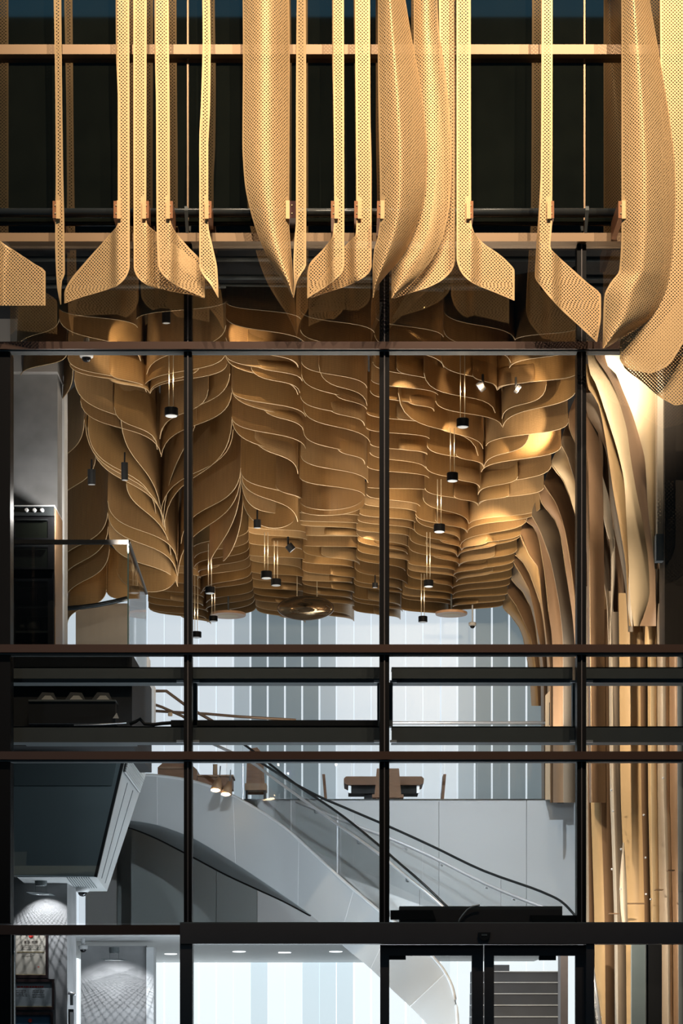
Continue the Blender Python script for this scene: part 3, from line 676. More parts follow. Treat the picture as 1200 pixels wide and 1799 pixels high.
# straight lower lengths right of the mullion: boards with lapped joints
lower = [(1026,1034,'greyw'),(1033,1037,'brownw'),(1036,1055,'goldw'),(1053,1072,'brownw'),(1070,1078,'palew'),(1076,1090,'greyw'),(1088,1128,'goldw'),(1125,1140,'brownw'),(1138,1145,'goldw'),(1143,1157,'cream'),(1155,1166,'greyw'),(1163,1178,'palew'),(1176,1192,'brownw'),(1190,1210,'greydark')]
DX = (1,2,9,10,10,9,12,8,6,4,4,10,6,2,2)
for i, (a, b, mname) in enumerate(lower):
    dx = DX[i]; db = DX[i+1]+1
    yy = 3.7-1.75*i/13
    if mname in ('greyw','brownw','greydark'): yy += .08
    ribbon('wall_board', [(a-1,1030+(i*37)%70),(a,1120),(a+dx*.2,1380),(a+dx*.6,1500),(a+dx,1640),(a+dx*1.2,2090)], [(b-1,1030+(i*37)%70),(b,1120),(b+db*.2,1380),(b+db*.6,1500),(b+db,1640),(b+db*1.2+1,2090)], yy, mname, bulge=.03, twist=(.12 if i % 2 else -.1), step=60)
for (a, b, q, y) in ((1100,1134,1586,2.35),(1152,1166,1562,1.85),(1174,1186,1528,1.5),(1071,1088,1604,2.6)):
    pbox(a, q, b, q+1.5, y-.1, y+.02).make('lap_joint', MT['brownw'], wr)
for (a, b, y) in ((1074,1388,2.7),(1077,1425,2.7),(1131,1432,2.3),(1134,1507,2.3),(1135,1571,2.3),(1165,1367,1.6),(1091,1492,2.4),(1090,1562,2.4),(1075,1527,2.7),(1143,1580,2.0)):
    c = P(a, b, y-.15); MB().lathe(c, [(.012,0),(.012,-.02),(.006,-.03)], 8, 'y').make('fixing_stud', MT['camwhite'], wr)
ribbon('wall_board', [(1095,1480),(1089,1560),(1091,1600),(1098,1660)], [(1096,1480),(1101,1560),(1102,1600),(1104,1660)], 2.25, 'palew', bulge=.02, step=20)
# dark leaf of a side door between the boards at street level
dd = struct(empty('door_3', P(1136, 2088, 1.4)))
pbox(1110, 1655, 1134, 2088, 1.35, 1.42).make('panel', MT['teal'], dd)
pbox(1135.5, 1655, 1163, 2088, 1.33, 1.42).make('panel', MT['matte'], dd)
pbox(1134, 1655, 1135.5, 2088, 1.32, 1.42).make('door_stop', MT['steel'], dd)
# white lit slit beside the boards, with its small rack
# plywood cabinet at the end of the mezzanine
cbn = thing('plywood_cabinet', P(982, 1405, 9.6), 'pale plywood cabinet at the right end of the mezzanine', 'cabinet')
MB().prism([P(958,1222,9.6),P(975,1204,9.6),P(985,1204,9.6),P(985,1405,9.6),P(958,1405,9.6)], [P(958,1222,10),P(975,1204,10),P(985,1204,10),P(985,1405,10),P(958,1405,10)]).make('body', MT['woodpale'], cbn)
pbox(985, 1300, 996, 1405, 9.5, 10).make('dark_panel', MT['riser'], cbn)
pbox(965, 1234, 968, 1274, 9.58, 9.6).make('slot', MT['matte'], cbn)
for q in (1262, 1355, 1380): pbox(974, q, 984, q+2, 9.54, 9.6).make('hinge', MT['darkrail'], cbn)
MB().tube([P(976,1340,9.55),P(974,1360,9.55),P(976,1385,9.55)], .01, 6).make('cabinet_handle', MT['darkrail'], cbn)

# ------------------------------------------------------------------ mezzanine, fascia, its glass and furniture
YM = 10.0
mz = struct(MB().box(X(230,YM), X(1016,YM), YM+.06, YB-.02, Z(1660,YM), Z(1407,YM)).make('floor_mezzanine', MT['grey']))
for a, b in ((230,380),(380,452),(452,684),(684,771),(771,925),(925,1014)):
    pbox(a+.4, 1405, b-.4, 1660, YM, YM+.06).make('fascia_panel', MT['fascia' if a > 400 else 'greydark'], mz)
pbox(230, 1403.5, 1016, 1405, YM-.02, YM+.08).make('floor_trim', MT['darkrail'], mz)
bal = thing('glass_balustrade', P(700, 1405, YM+.1), 'clear glass balustrade with steel top rail along the mezzanine edge', 'balustrade')
for a, b in ((455,617),(619,780),(782,838),(840,985)):
    pbox(a, 1272, b, 1403, YM+.09, YM+.1).make('glass_panel', MT['glass'], bal)
MB().tube([P(455,1270,YM+.095),P(1000,1270,YM+.095)], .025, 10).make('top_rail', MT['chrome'], bal, smooth=True)

ty = 11.6; zf = Z(1407, YM)
tb = thing('wooden_table', (X(675,ty), ty+.3, zf), 'wooden table with thick top and black frame, facing the mezzanine edge', 'table')
r = .03
MB().prism([P(604,1368,ty),P(608,1364,ty),P(741,1364,ty),P(745,1368,ty),P(744,1376,ty),P(738,1379,ty),P(611,1379,ty),P(605,1376,ty)],
           [(x,y+.75,z) for x,y,z in [P(604,1368,ty),P(608,1364,ty),P(741,1364,ty),P(745,1368,ty),P(744,1376,ty),P(738,1379,ty),P(611,1379,ty),P(605,1376,ty)]]).make('tabletop', MT['wood'], tb)
pbox(612, 1379, 735, 1394, ty+.12, ty+.6).make('apron', MT['matte'], tb)
MB().box(X(640,ty+.2), X(663,ty+.2), ty+.2, ty+.5, zf, Z(1380,ty+.2)).make('pedestal', MT['matte'], tb)
for a in (612, 732): pbox(a, 1379, a+5, 1393, ty+.05, ty+.1).make('bracket', MT['chrome'], tb)
def chair(label, px, y, facing):
    c = thing('wooden_chair', (X(px,y), y+.2, zf), label, 'chair', 'wooden chairs around the table')
    if facing == 'back':
        MB().prism([P(px-20,1350,y),P(px+19,1350,y),P(px+23,1397,y),P(px-24,1397,y)], [(a,b+.03,d) for a,b,d in [P(px-20,1350,y),P(px+19,1350,y),P(px+23,1397,y),P(px-24,1397,y)]]).make('backrest', MT['wood'], c)
        MB().box(X(px-28,y), X(px+27,y), y-.05, y+.4, Z(1402,y), Z(1396,y)).make('seat', MT['wood'], c)
        for s in (-22, 20):
            for d in (0, .35): MB().box(X(px+s,y), X(px+s+4,y), y+d, y+d+.04, zf, Z(1402,y)).make('leg', MT['wood'], c)
    else:
        s = facing
        MB().prism([P(px-s*1,1360,y),P(px-s*1+5,1360,y),P(px+s*3+5,1406,y),P(px+s*3,1406,y)], [(a,b+.38,d) for a,b,d in [P(px-s*1,1360,y),P(px-s*1+5,1360,y),P(px+s*3+5,1406,y),P(px+s*3,1406,y)]]).make('backrest', MT['wood'], c)
        x0 = X(px+s*4,y); x1 = X(px+s*46,y)
        MB().box(min(x0,x1), max(x0,x1), y, y+.38, zf+.04, zf+.06).make('seat', MT['wood'], c)
        for xx in (x0, x1-.04*s):
            MB().box(min(xx,xx+.04*s), max(xx,xx+.04*s), y, y+.04, zf, zf+.04).make('leg', MT['wood'], c)
chair('wooden chair with wide tapered back before the middle of the table', 682, 10.75, 'back')
chair('wooden chair seen edge-on at the left end of the table', 567, 11.9, 1)
chair('wooden chair seen edge-on at the right end of the table', 778, 11.9, -1)
# brown furniture by the stair head
st = thing('wooden_lounge_chair', (X(300,9.6), 9.9, Z(1372,9.6)), 'bulky brown wooden chair at the head of the stairs', 'chair')
MB().prism([P(277,1372,9.6),P(277,1348,9.6),P(284,1342,9.6),P(291,1332,9.6),P(326,1332,9.6),P(338,1345,9.6),P(346,1352,9.6),P(346,1378,9.6)], [(a,b+.6,d) for a,b,d in [P(277,1372,9.6),P(277,1348,9.6),P(284,1342,9.6),P(291,1332,9.6),P(326,1332,9.6),P(338,1345,9.6),P(346,1352,9.6),P(346,1378,9.6)]]).make('shell', MT['wood'], st)
pbox(279, 1347, 338, 1350, 9.56, 9.6).make('arm_cap', MT['brownw'], st)
pbox(282, 1366, 341, 1390, 9.62, 10.1).make('base', MT['matte'], st)
ct = thing('wooden_counter', (X(378,9.4), 9.6, Z(1405,9.4)), 'brown wooden counter behind the stair glass', 'counter')
pbox(347, 1364, 408, 1384, 9.4, 9.9).make('body', MT['wood'], ct)
pbox(346.5, 1361, 410, 1364, 9.36, 9.92).make('counter_top', MT['brownw'], ct)
pbox(349, 1384, 406, 1408, 9.5, 9.85).make('plinth', MT['matte'], ct)
cu = MB().lathe(P(378,1361,9.5), [(.03,0),(.035,.01),(.032,.13),(.036,.15)], 14).make('cup', MT['woodpale'], smooth=True); tag(cu, 'tan paper cup standing on the brown counter', 'cup')
hb = thing('high_back_chair', (X(447,9.9), 10.1, Z(1404,9.9)), 'tall brown high-back chair beside the steel handrails', 'chair')
MB().prism([P(432,1395,9.9),P(434,1330,9.9),P(440,1315,9.9),P(452,1313,9.9),P(462,1325,9.9),P(466,1395,9.9)], [(a,b+.1,d) for a,b,d in [P(432,1395,9.9),P(434,1330,9.9),P(440,1315,9.9),P(452,1313,9.9),P(462,1325,9.9),P(466,1395,9.9)]]).make('backrest', MT['wood'], hb)
pbox(430, 1376, 468, 1388, 9.6, 10.0).make('seat', MT['brownw'], hb)
for a in (431, 463): pbox(a, 1388, a+4, 1404, 9.62, 9.68).make('leg', MT['matte'], hb)
for i, (a, b) in enumerate(((379,1389),(397,1396))):
    lp = thing('warm_spot_lamp', P(a, b, 7.2), ('warm lit spot lamp under the counter, the upper of the pair' if i == 0 else 'warm lit spot lamp under the counter, the lower of the pair'), 'lamp')
    c = Vector(P(a, b, 7.2))
    MB().tube([c+Vector((.05,.05,.18)), c+Vector((.03,.03,.1)), c+Vector((.004,0,.012))], [.03,.06,.075], 14).make('shade', MT['brownw'], lp, smooth=True)
    MB().lathe(tuple(c), [(.058,0.02),(.066,.0),(.03,-.018)], 14).make('bulb', MT['lampwarm'], lp, smooth=True)
    MB().tube([c+Vector((.05,.05,.18)), c+Vector((.06,.06,.34))], .008, 6).make('stem', MT['darkrail'], lp)
# brown handrails of the upper flight, far left
ur = thing('upper_stair_rail', P(300, 1330, 9), 'brown bent handrails of the upper flight, left of the first mullion', 'handrail')
for pts, rr in (([(267,1214),(292,1214),(330,1242),(372,1266),(420,1290)], .022), ([(272,1238),(284,1242),(320,1258),(350,1276)], .02), ([(272,1249),(320,1252),(362,1254),(420,1259),(520,1265)], .02)):
    MB().tube([P(a,b,9.2) for a,b in pts], rr, 8).make('handrail', MT['brownrail'], ur, smooth=True)
MB().lathe(P(299,1258,9.1), [(.03,0),(.034,.02),(.03,.05)], 12).make('rail_bracket', MT['woodpale'], ur)
struct(pbox(240, 1148, 258, 1262, 8.8, 9.4).make('wall_stub', MT['white']))
struct(pbox(258, 1204, 271, 1270, 8.75, 9.0).make('trim_%d' % tn, MT['white'])); tn += 1

# ------------------------------------------------------------------ curved staircase
stc = thing('staircase', (X(560,6.5), 6.5, 0), 'sweeping white curved staircase with grey underside and glass guards', 'staircase')
TE = [(200,1366,8.8),(228,1362,8.6),(262,1363,8.4),(330,1372,8.1),(395,1393,7.7),(450,1422,7.3),(500,1456,6.9),(550,1500,6.4),(600,1546,5.9),(640,1580,5.5),(670,1605,5.2),(712,1636,4.9),(756,1678,4.6),(782,1710,4.4),(797,1745,4.3),(804,1800,4.2),(806,1900,4.1)]
BE = [(190,1440),(222,1441),(262,1446),(330,1468),(400,1508),(450,1540),(500,1574),(545,1606),(580,1638),(610,1668),(640,1692),(662,1712),(690,1740),(720,1768),(750,1799),(775,1830),(796,1910)]
def dens(pts, k=4):
    f = [pchip([(i, p[c]) for i, p in enumerate(pts)]) for c in range(len(pts[0]))]
    n = (len(pts)-1)*k
    return [tuple(g(i/k) for g in f) for i in range(n+1)]
te = dens(TE); be = dens(BE)
def strip3(name, A, B, mat, parent, cols=4, solid=.01):
    V = []; n = len(A)
    for a, b in zip(A, B):
        for j in range(cols+1):
            u = j/cols; V.append(tuple(a[c]+(b[c]-a[c])*u for c in range(3)))
    W = cols+1
    return mk(name, V, [(i*W+j, (i+1)*W+j, (i+1)*W+j+1, i*W+j+1) for i in range(n-1) for j in range(cols)], MT[mat], parent, smooth=True, solid=solid)
A3 = [P(a,b,y) for a,b,y in te]; B3 = [P(c,d,t[2]) for (c,d),t in zip(be, te)]
# stringer in welded panels with a fine joint between them
cuts = [0, 9, 17, 26, 34, 42, 52, len(A3)-1]
for i in range(len(cuts)-1):
    a, b = cuts[i], cuts[i+1]
    strip3('stringer_panel', A3[a:b+1], B3[a:b+1], 'fascia', stc)
    if i: MB().tube([Vector(A3[a])+Vector((0,-.008,0)), Vector(B3[a])+Vector((0,-.008,0))], .004, 4).make('panel_joint', MT['white'], stc)
MB().tube([Vector(p)+Vector((0,-.005,.012)) for p in A3], .02, 8).make('stringer_cap', MT['white'], stc, smooth=True)
# underside of the flight, back to the dark shadow gap
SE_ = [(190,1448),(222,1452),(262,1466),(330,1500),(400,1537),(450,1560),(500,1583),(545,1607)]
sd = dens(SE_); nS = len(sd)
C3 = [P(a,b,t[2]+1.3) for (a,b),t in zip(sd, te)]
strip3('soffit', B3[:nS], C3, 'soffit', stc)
MB().tube([Vector(p) for p in C3], .025, 6).make('gap_shade_tube', MT['matte'], stc, smooth=True)  # black tube stands in for the shade in the gap
# second, far stringer wedge
FW = [(606,1540,7.2),(640,1553,7.2),(690,1572,7.2),(755,1596,7.2)]; FB = [(606,1542,7.2),(640,1575,7.2),(690,1602,7.2),(755,1620,7.2)]
strip3('far_stringer', [P(*p) for p in FW], [P(*p) for p in FB], 'white', stc, 2)
# steps seen through the right door leaf
zt = Z(1706, 6.6); ns = 16; rise = zt/ns
for k in range(ns):
    y0 = 6.6-(ns-1-k)*.28; z1 = rise*(k+1)
    s = MB().box(X(862,y0)-.25, X(984,y0), y0, y0+.34, max(z1-rise-.02, 0), z1-.012).make('step', MT['riser'], stc)
    MB().box(X(862,y0)-.25, X(984,y0), y0-.015, y0+.34, z1-.012, z1).make('nosing', MT['nosing'], s)
pbox(862, 1695, 895, 1707, 6.9, 7.3).make('landing_block', MT['riser'], stc)
strip3('right_stringer', [P(984,1690,6.6),P(985,1720,5.8),P(986,1800,4.6),P(987,2000,2.6)], [P(990,1690,6.6),P(991,1720,5.8),P(992,1800,4.6),P(993,2000,2.6)], 'white', stc, 1)
struct(pbox(985, 1660, 998, 2080, 2.2, 2.5).make('pillar', MT['doorblack']))
# glass guard of the stairs with its rails
g1 = stc
H1 = [(395,1285,7.7),(440,1316,7.4),(480,1347,7.1),(520,1378,6.75),(600,1432,5.95),(668,1487,5.25),(700,1515,5.0),(735,1545,4.8),(770,1578,4.65),(797,1604,4.5)]
H2 = [(370,1305,7.8),(440,1338,7.4),(480,1367,7.1),(520,1396,6.75),(600,1453,5.95),(668,1502,5.25),(720,1545,4.9),(760,1577,4.7),(782,1597,4.6)]
h1 = dens(H1); h2 = dens(H2)
MB().tube([P(*p) for p in h1], .017, 8).make('top_rail', MT['darkrail'], g1, smooth=True)
MB().tube([P(a,b,y-.08) for a,b,y in h2], .02, 8).make('handrail', MT['chrome'], g1, smooth=True)
def along(pts, px):
    xs = [p[0] for p in pts]; return tuple(float(np.interp(px, xs, [p[c] for p in pts])) for c in (1, 2))
for a, b in ((398,424),(426,510),(512,592),(594,668),(670,735),(737,790)):
    A = []; B = []
    for i in range(7):
        q = a+(b-a)*i/6; hy, yy = along(H1, q); ty_, _ = along(TE, q); A.append(P(q, hy, yy)); B.append(P(q, ty_, yy))
    strip3('glass_panel', A, B, 'glass', g1, 1, solid=.012)
for q in (427, 593):
    hy, yy = along(H1, q); ty_, _ = along(TE, q)
    MB().tube([P(q, hy+14, yy-.02), P(q, ty_, yy-.02)], .012, 6).make('post', MT['chrome'], g1)
for q in (553, 628, 714):
    hy, yy = along(H2, q); MB().tube([P(q, hy, yy-.08), P(q, hy+8, yy-.06), P(q+3, hy+9, yy)], .010, 6).make('rail_bracket', MT['steel'], g1)
g2 = stc
H3 = [(430,1322,9.6),(520,1378,9.4),(560,1399,9.3),(620,1425,9.2),(690,1455,9.0),(760,1487,8.8),(850,1530,8.4),(950,1566,7.9),(985,1583,7.6),(1012,1610,7.3)]
H4 = [(520,1408,9.4),(600,1441,9.25),(690,1475,9.0),(760,1506,8.8),(850,1551,8.4),(920,1581,8.0),(960,1596,7.8)]
h3 = dens(H3); h4 = dens(H4)
MB().tube([P(*p) for p in h3], .018, 8).make('top_rail', MT['darkrail'], g2, smooth=True)
MB().tube([P(a,b,y-.08) for a,b,y in h4], .024, 8).make('handrail', MT['chrome'], g2, smooth=True)
for a, b in ((520,620),(622,742),(744,878),(880,985)):
    A = []; B = []
    for i in range(7):
        q = a+(b-a)*i/6; hy, yy = along(H3, q); A.append(P(q, hy, yy)); B.append(P(q, hy+100, yy))
    strip3('glass_panel', A, B, 'glass', g2, 1, solid=.012)
for q in (712, 774, 853, 901):
    hy, yy = along(H4, q); MB().tube([P(q, hy, yy-.08), P(q-1, hy+7, yy-.06), P(q+3, hy+8, yy)], .012, 6).make('rail_bracket', MT['chrome'], g2)

# lit slit and small wire rack right of the door
rk = thing('wire_rack', P(1050, 2088, 2.6), 'slim steel wire rack against a white stand-in for the lit back wall, behind the right door jamb', 'rack')
MB().prism([P(1030,1661,2.64),P(1036,1661,2.64),P(1066,1850,2.64),P(1066,2088,2.64),P(1030,2088,2.64)], [(a,b+.02,d) for a,b,d in [P(1030,1661,2.64),P(1036,1661,2.64),P(1066,1850,2.64),P(1066,2088,2.64),P(1030,2088,2.64)]]).make('side_panel', MT['white'], rk)  # white sheet stands in for the lit back wall past the jamb
MB().tube([P(1036,1662,2.6), P(1062,1850,2.6)], .02, 8).make('upright', MT['chrome'], rk, smooth=True)
MB().tube([P(1032,1700,2.6), P(1052,1850,2.6)], .012, 8).make('upright', MT['darkrail'], rk, smooth=True)
for q, a, b in ((1725,1034,1046),(1749,1040,1049),(1762,1040,1053),(1768,1042,1054),(1787,1046,1057)):
    MB().tube([P(a,q,2.6), P(b,q,2.6)], .008, 6).make('rung', MT['chrome'], rk)

# ------------------------------------------------------------------ ground floor, left
struct(pbox(-40, 1655, 1016, 1662, 4.2, YB-.05).make('ceiling_ground', MT['white'])) if False else None
gw = struct(pbox(150, 1430, 205, 1660, 10.9, 11.0).make('wall_under_stair', MT['grey']))
struct(pbox(150, 1418, 236, 1664, 11.05, 11.15).make('wall_behind_stair', MT['greydark']))
gc = struct(MB().box(X(60,9.9), X(660,9.9), 6.6, YB-.02, Z(1660,10.0)-.02, Z(1660,10.0)).make('ceiling_ground', MT['white']))
for a, y in ((420,12.0),(500,12.4),(590,12.0),(640,10.6),(300,13)):
    zc_ = Z(1660,10.0)-.02
    MB().lathe((X(a,y), y, zc_-.012), [(.09,0),(.10,.004),(.10,.011)], 16).make('recessed_light', MT['lampwhite'], gc)
# pillar by the entrance with framed certificates
pl = struct(MB().prism([P(-60,1541,3.0),P(118,1541,3.0),P(118,2092,3.0),P(-60,2092,3.0)], [(a,b+.85,d) for a,b,d in [P(-60,1541,3.0),P(118,1541,3.0),P(118,2092,3.0),P(-60,2092,3.0)]]).make('pillar', MT['concrete']))
def cert(label, x0, y0, x1, y1, y, paper):
    c = thing('framed_certificate', P((x0+x1)/2, y1, y), label, 'certificate', 'framed certificates on the entrance pillar')
    m = MB(); t = 5
    for q in ((x0,y0,x1,y0+t),(x0,y1-t,x1,y1),(x0,y0+t,x0+2,y1-t),(x1-4,y0+t,x1,y1-t)):
        m2 = pbox(*q, y-.03, y+.0); m.add(m2.v, m2.f)
    m.make('frame', MT['framew'], c)
    pbox(x0+2, y0+t, x1-4, y1-t, y-.008, y).make('paper', MT[paper], c)
    pbox(x0+2, y1-t-1.4, x1-4, y1-t, y-.02, y-.008).make('gold_lip', MT['goldlip'], c)
    return c
yc = 2.985
c1 = cert('upright framed licence with red seal and large dark characters', 25, 1630, 84, 1718, yc, 'paper')
def text(body, px, py, y, size, mat, parent, sx=1.0):
    cu = bpy.data.curves.new('lettering', 'FONT'); cu.body = body; cu.size = size; cu.align_x = 'CENTER'; cu.extrude = .0008; cu.materials.append(MT[mat])
    tmp = bpy.data.objects.new('lettering', cu); COL.objects.link(tmp); bpy.context.view_layer.update()
    me = bpy.data.meshes.new_from_object(tmp.evaluated_get(bpy.context.evaluated_depsgraph_get())); bpy.data.objects.remove(tmp)
    o = bpy.data.objects.new('lettering', me); COL.objects.link(o); o.parent = parent
    r = parent
    o.location = Vector(P(px, py, y))-r.location; o.rotation_euler = (math.pi/2, 0, 0); o.scale = (sx, 1, 1); return o
text('营 业 执 照', 54.5, 1657, yc-.0095, .034, 'ink', c1)
MB().lathe(P(54.5,1644,yc-.008), [(.028,0),(.028,-.004),(.02,-.006)], 10, 'y').make('red_seal', MT['red'], c1)
def lines(c, x0, x1, rows, y, mat, hpx=.8, nm='printed_line'):
    m = MB()
    rnd = random.Random(int(x0*7+rows[0]))
    for q in rows:
        a = x0
        while a < x1-2:
            L = rnd.uniform(2, 6); b = min(a+L, x1); t = pbox(a, q, b, q+hpx, y-.0098, y-.0085); m.add(t.v, t.f); a = b+rnd.uniform(.6, 1.6)
    o = m.make(nm, MT[mat], c); o['kind'] = 'stuff'
lines(c1, 38, 72, [1661,1664,1667], yc, 'ink', .5); pbox(30, 1672, 78, 1673.5, yc-.012, yc-.008).make('shelf_lip', MT['goldlip'], c1)
lines(c1, 38, 56, [1677,1680], yc, 'ink', .5); lines(c1, 66, 71, [1698], yc, 'red', 1.2)
c2 = cert('wide framed grey certificate with a line of red print, below the licence', 20, 1720, 95, 1774, yc, 'greypaper')
lines(c2, 30, 78, [1732.5], yc, 'red', 2.4, 'red_heading'); lines(c2, 28, 48, [1740,1743,1746,1749], yc, 'ink', .5); lines(c2, 57, 78, [1740,1743,1747,1751], yc, 'ink', .5)
c3 = cert('framed blue certificate with a red seal, lowest on the pillar', 20, 1778, 93, 1850, yc, 'bluepaper')
MB().lathe(P(53,1793,yc-.008), [(.024,0),(.024,-.004),(.018,-.006)], 10, 'y').make('red_seal', MT['red'], c3)
bx = thing('wall_bracket', P(126,1760,3.3), 'small steel bracket on the right edge of the entrance pillar', 'bracket')
MB().tube([P(120,1744,3.0),P(130,1746,3.0),P(131,1749,3.0)], .02, 8).make('arm', MT['chrome'], bx, smooth=True)
pbox(123, 1748, 128, 1766, 2.98, 3.05).make('plate', MT['steel'], bx)
bs = thing('small_sign', P(125,1800,3.0), 'small white card in black frame at the pillar edge', 'sign')
pbox(120, 1773, 129, 1830, 2.96, 3.0).make('frame', MT['matte'], bs); pbox(123, 1778, 128, 1826, 2.95, 2.96).make('card', MT['white'], bs)
# mesh-guarded lamp over the pillar: the guard throws the diamond shadow
def guarded_lamp(label, loc, target, power, angle, hw, pitch, nw):
    lx, ly, lz = loc
    lg = thing('guarded_lamp', (lx, ly, lz), label, 'lamp', 'wire-guarded ceiling lamps')
    MB().lathe((lx,ly,lz+.06), [(.06,0),(.07,.02),(.07,.08)], 16).make('housing', MT['steel'], lg)
    g = MB()
    for k in range(-nw, nw+1):
        o_ = k*pitch
        g.tube([(lx-hw,ly-hw+o_*2,lz-.03),(lx+hw,ly+hw+o_*2,lz-.03)], .0006, 4); g.tube([(lx-hw,ly+hw+o_*2,lz-.03),(lx+hw,ly-hw+o_*2,lz-.03)], .0006, 4)
    gm = g.make('wire_guard', MT['steel'], lg); gm['kind'] = 'stuff'
    for s_ in (-1, 1): MB().tube([(lx+s_*.06,ly,lz+.07),(lx+s_*.06,ly,lz-.03)], .003, 5).make('guard_hook', MT['steel'], lg)
    spot('pillar_lamp_light', (lx,ly,lz+.05), target, power, (.95,.97,1.0), angle, .5, .0015)
lx, ly, lz = X(72,2.62), 2.62, Z(1541,2.62)-.16
guarded_lamp('small lamp with wire guard under the bulkhead by the entrance pillar', (lx,ly,lz), (lx+.02,ly+.36,lz-.5), 52, 84, .12, .0052, 21)
# second pillar deeper in, with its own light
struct(pbox(142, 1662, 257, 2060, 8.0, 8.6).make('pillar', MT['concrete']))
guarded_lamp('small lamp with wire guard before the inner grey pillar', (X(200,7.2),7.25,Z(1664,7.2)-.14), (X(200,8),8.0,Z(1664,7.2)-1.1), 70, 100, .14, .0062, 21)
jb = struct(pbox(257, 1664, 270, 2060, 7.9, 8.3).make('trim_%d' % tn, MT['white'])); tn += 1
# bulkhead, louvre and cameras
bk = struct(empty('trim_%d' % tn, P(120,1560,2.2))); tn += 1
fr = [P(23,1337,2.0),P(213,1337,2.0),P(165,1540,2.0),P(25,1538,2.0)]
MB().prism(fr, [(a,b+.06,d) for a,b,d in fr]).make('face', MT['teal'], bk)
fb = [P(24,1338,1.97),P(205,1338,1.97),P(196,1380,1.97),P(25,1380,1.97)]
MB().prism(fb, [(a,b+.03,d) for a,b,d in fb]).make('face_band', MT['tealb'], bk)
MB().prism([P(213,1337,2.0),P(218,1337,2.0),P(170,1541,2.0),P(165,1540,2.0)], [(a,b+.06,d) for a,b,d in [P(213,1337,2.0),P(218,1337,2.0),P(170,1541,2.0),P(165,1540,2.0)]]).make('face_edge', MT['matte'], bk)
f1 = [P(30,1340,2.06),P(224,1316,2.06),P(170,1541,2.06),P(30,1541,2.06)]; k1 = [P(60,1385,4.4),P(256,1360,4.4),P(188,1566,4.4),P(60,1566,4.4)]
MB().prism(f1, k1).make('body', MT['whitep'], bk)
fa_, fb_, ka_, kb_ = (Vector(q) for q in (f1[1], f1[2], k1[1], k1[2]))
def side(u, v, o=.0): return fa_.lerp(fb_, u).lerp(ka_.lerp(kb_, u), v)+Vector((o, -o*.4, 0))
MB().prism([side(.03,.04,.004), side(.03,.93,.004), side(.17,.93,.004), side(.17,.04,.004)], [side(.03,.04,.012), side(.03,.93,.012), side(.17,.93,.012), side(.17,.04,.012)]).make('louvre_recess', MT['matte'], bk)
for k in range(8):     # louvre blades on the light flank
    u = .04+.0175*k
    MB().prism([side(u,.05,.013), side(u,.92,.013), side(u+.008,.92,.013), side(u+.008,.05,.013)], [side(u,.05,.03), side(u,.92,.03), side(u+.008,.92,.03), side(u+.008,.05,.03)]).make('louvre_slat', MT['whitep'], bk)
for v in (.33, .66): MB().tube([side(.2, v, .004), side(.97, v, .004)], .004, 4).make('cladding_joint', MT['steel'], bk)
for k in range(10):
    a = 118+4.2*k
    MB().tube([P(a, 1542, 2.08), P(a+14, 1560, 3.6)], .006, 4).make('soffit_slat', MT['steel'], bk)
def dome(label, px, py, y, s=1.0, stem=0):
    c = thing('dome_camera', P(px, py, y), label, 'camera')
    x, yy, z = P(px, py, y)
    MB().lathe((x,yy,z), [(.055*s,-.01*s),(.07*s,.0),(.075*s,.05*s),(.06*s,.06*s)], 20).make('housing', MT['camwhite'], c, smooth=True)
    MB().lathe((x,yy,z), [(.008*s,-.055*s),(.03*s,-.048*s),(.045*s,-.03*s),(.052*s,-.004*s)], 20).make('dome', MT['camdome'], c, smooth=True)
    MB().tube([(x,yy,z+.055*s),(x,yy,z+(stem if stem else .2))], .012 if stem else .03*s, 8).make('mount', MT['camwhite'], c)
dome('white dome camera under the ceiling near the first leaf ridge', 152, 627, 1.6, 1.05)
dome('grey dome camera tucked under the slanted bulkhead', 145, 1566, 3.6, 1.1)
dome('dome camera hanging on a stem before the lit back wall', 830, 1099, 15.0, .9, .35)
dome('small white camera on the ground floor ceiling beside the inner pillar', 146, 1667, 7.5, .9)

# ------------------------------------------------------------------ upper floor, left
up = struct(pbox(-250, 1148, 232, 1310, 1.2, 3.6).make('floor_upper', MT['dark']))
pbox(22, 1196, 232, 1201, 1.1, 1.2).make('ledge', MT['steel'], up)
pbox(45, 1303, 240, 1309, 1.1, 1.2).make('ledge', MT['steel'], up)
cn = thing('black_console', P(132,1272,1.0), 'black console box in the dark slab zone, left', 'console')
pbox(50, 1232, 203, 1271, .95, 1.2).make('body', MT['matte'], cn)
pbox(50, 1229, 203, 1232, .93, 1.2).make('console_lid', MT['steel'], cn)
for i, a in enumerate((84, 134, 181)):
    lb = ('leftmost of the three white folded cards on the black console', 'middle one of the three white folded cards on the black console', 'rightmost of the three white folded cards on the black console')[i]
    t = thing('folded_card', P(a,1229,.98), lb, 'card', 'folded cards on the console')
    MB().prism([P(a-12,1229.5,.97),P(a+12,1229.5,.97),P(a+5,1222,.97),P(a-5,1222,.97)], [P(a-12,1229.5,1.06),P(a+12,1229.5,1.06),P(a+5,1222,1.06),P(a-5,1222,1.06)]).make('card_face', MT['napkin'], t)
    MB().prism([P(a-20,1229.5,1.08),P(a+16,1229.5,1.08),P(a+10,1217,1.08),P(a-10,1216,1.08)], [P(a-20,1229.5,1.16),P(a+16,1229.5,1.16),P(a+10,1217,1.16),P(a-10,1216,1.16)]).make('card_back', MT['pot'], t)
tag(MB().prism([P(198,1262,.9),P(209,1262,.9),P(205,1252,.9)], [P(198,1262,.94),P(209,1262,.94),P(205,1252,.94)]).make('paper_scrap', MT['napkin']), 'small pale paper scrap at the right end of the console', 'paper')
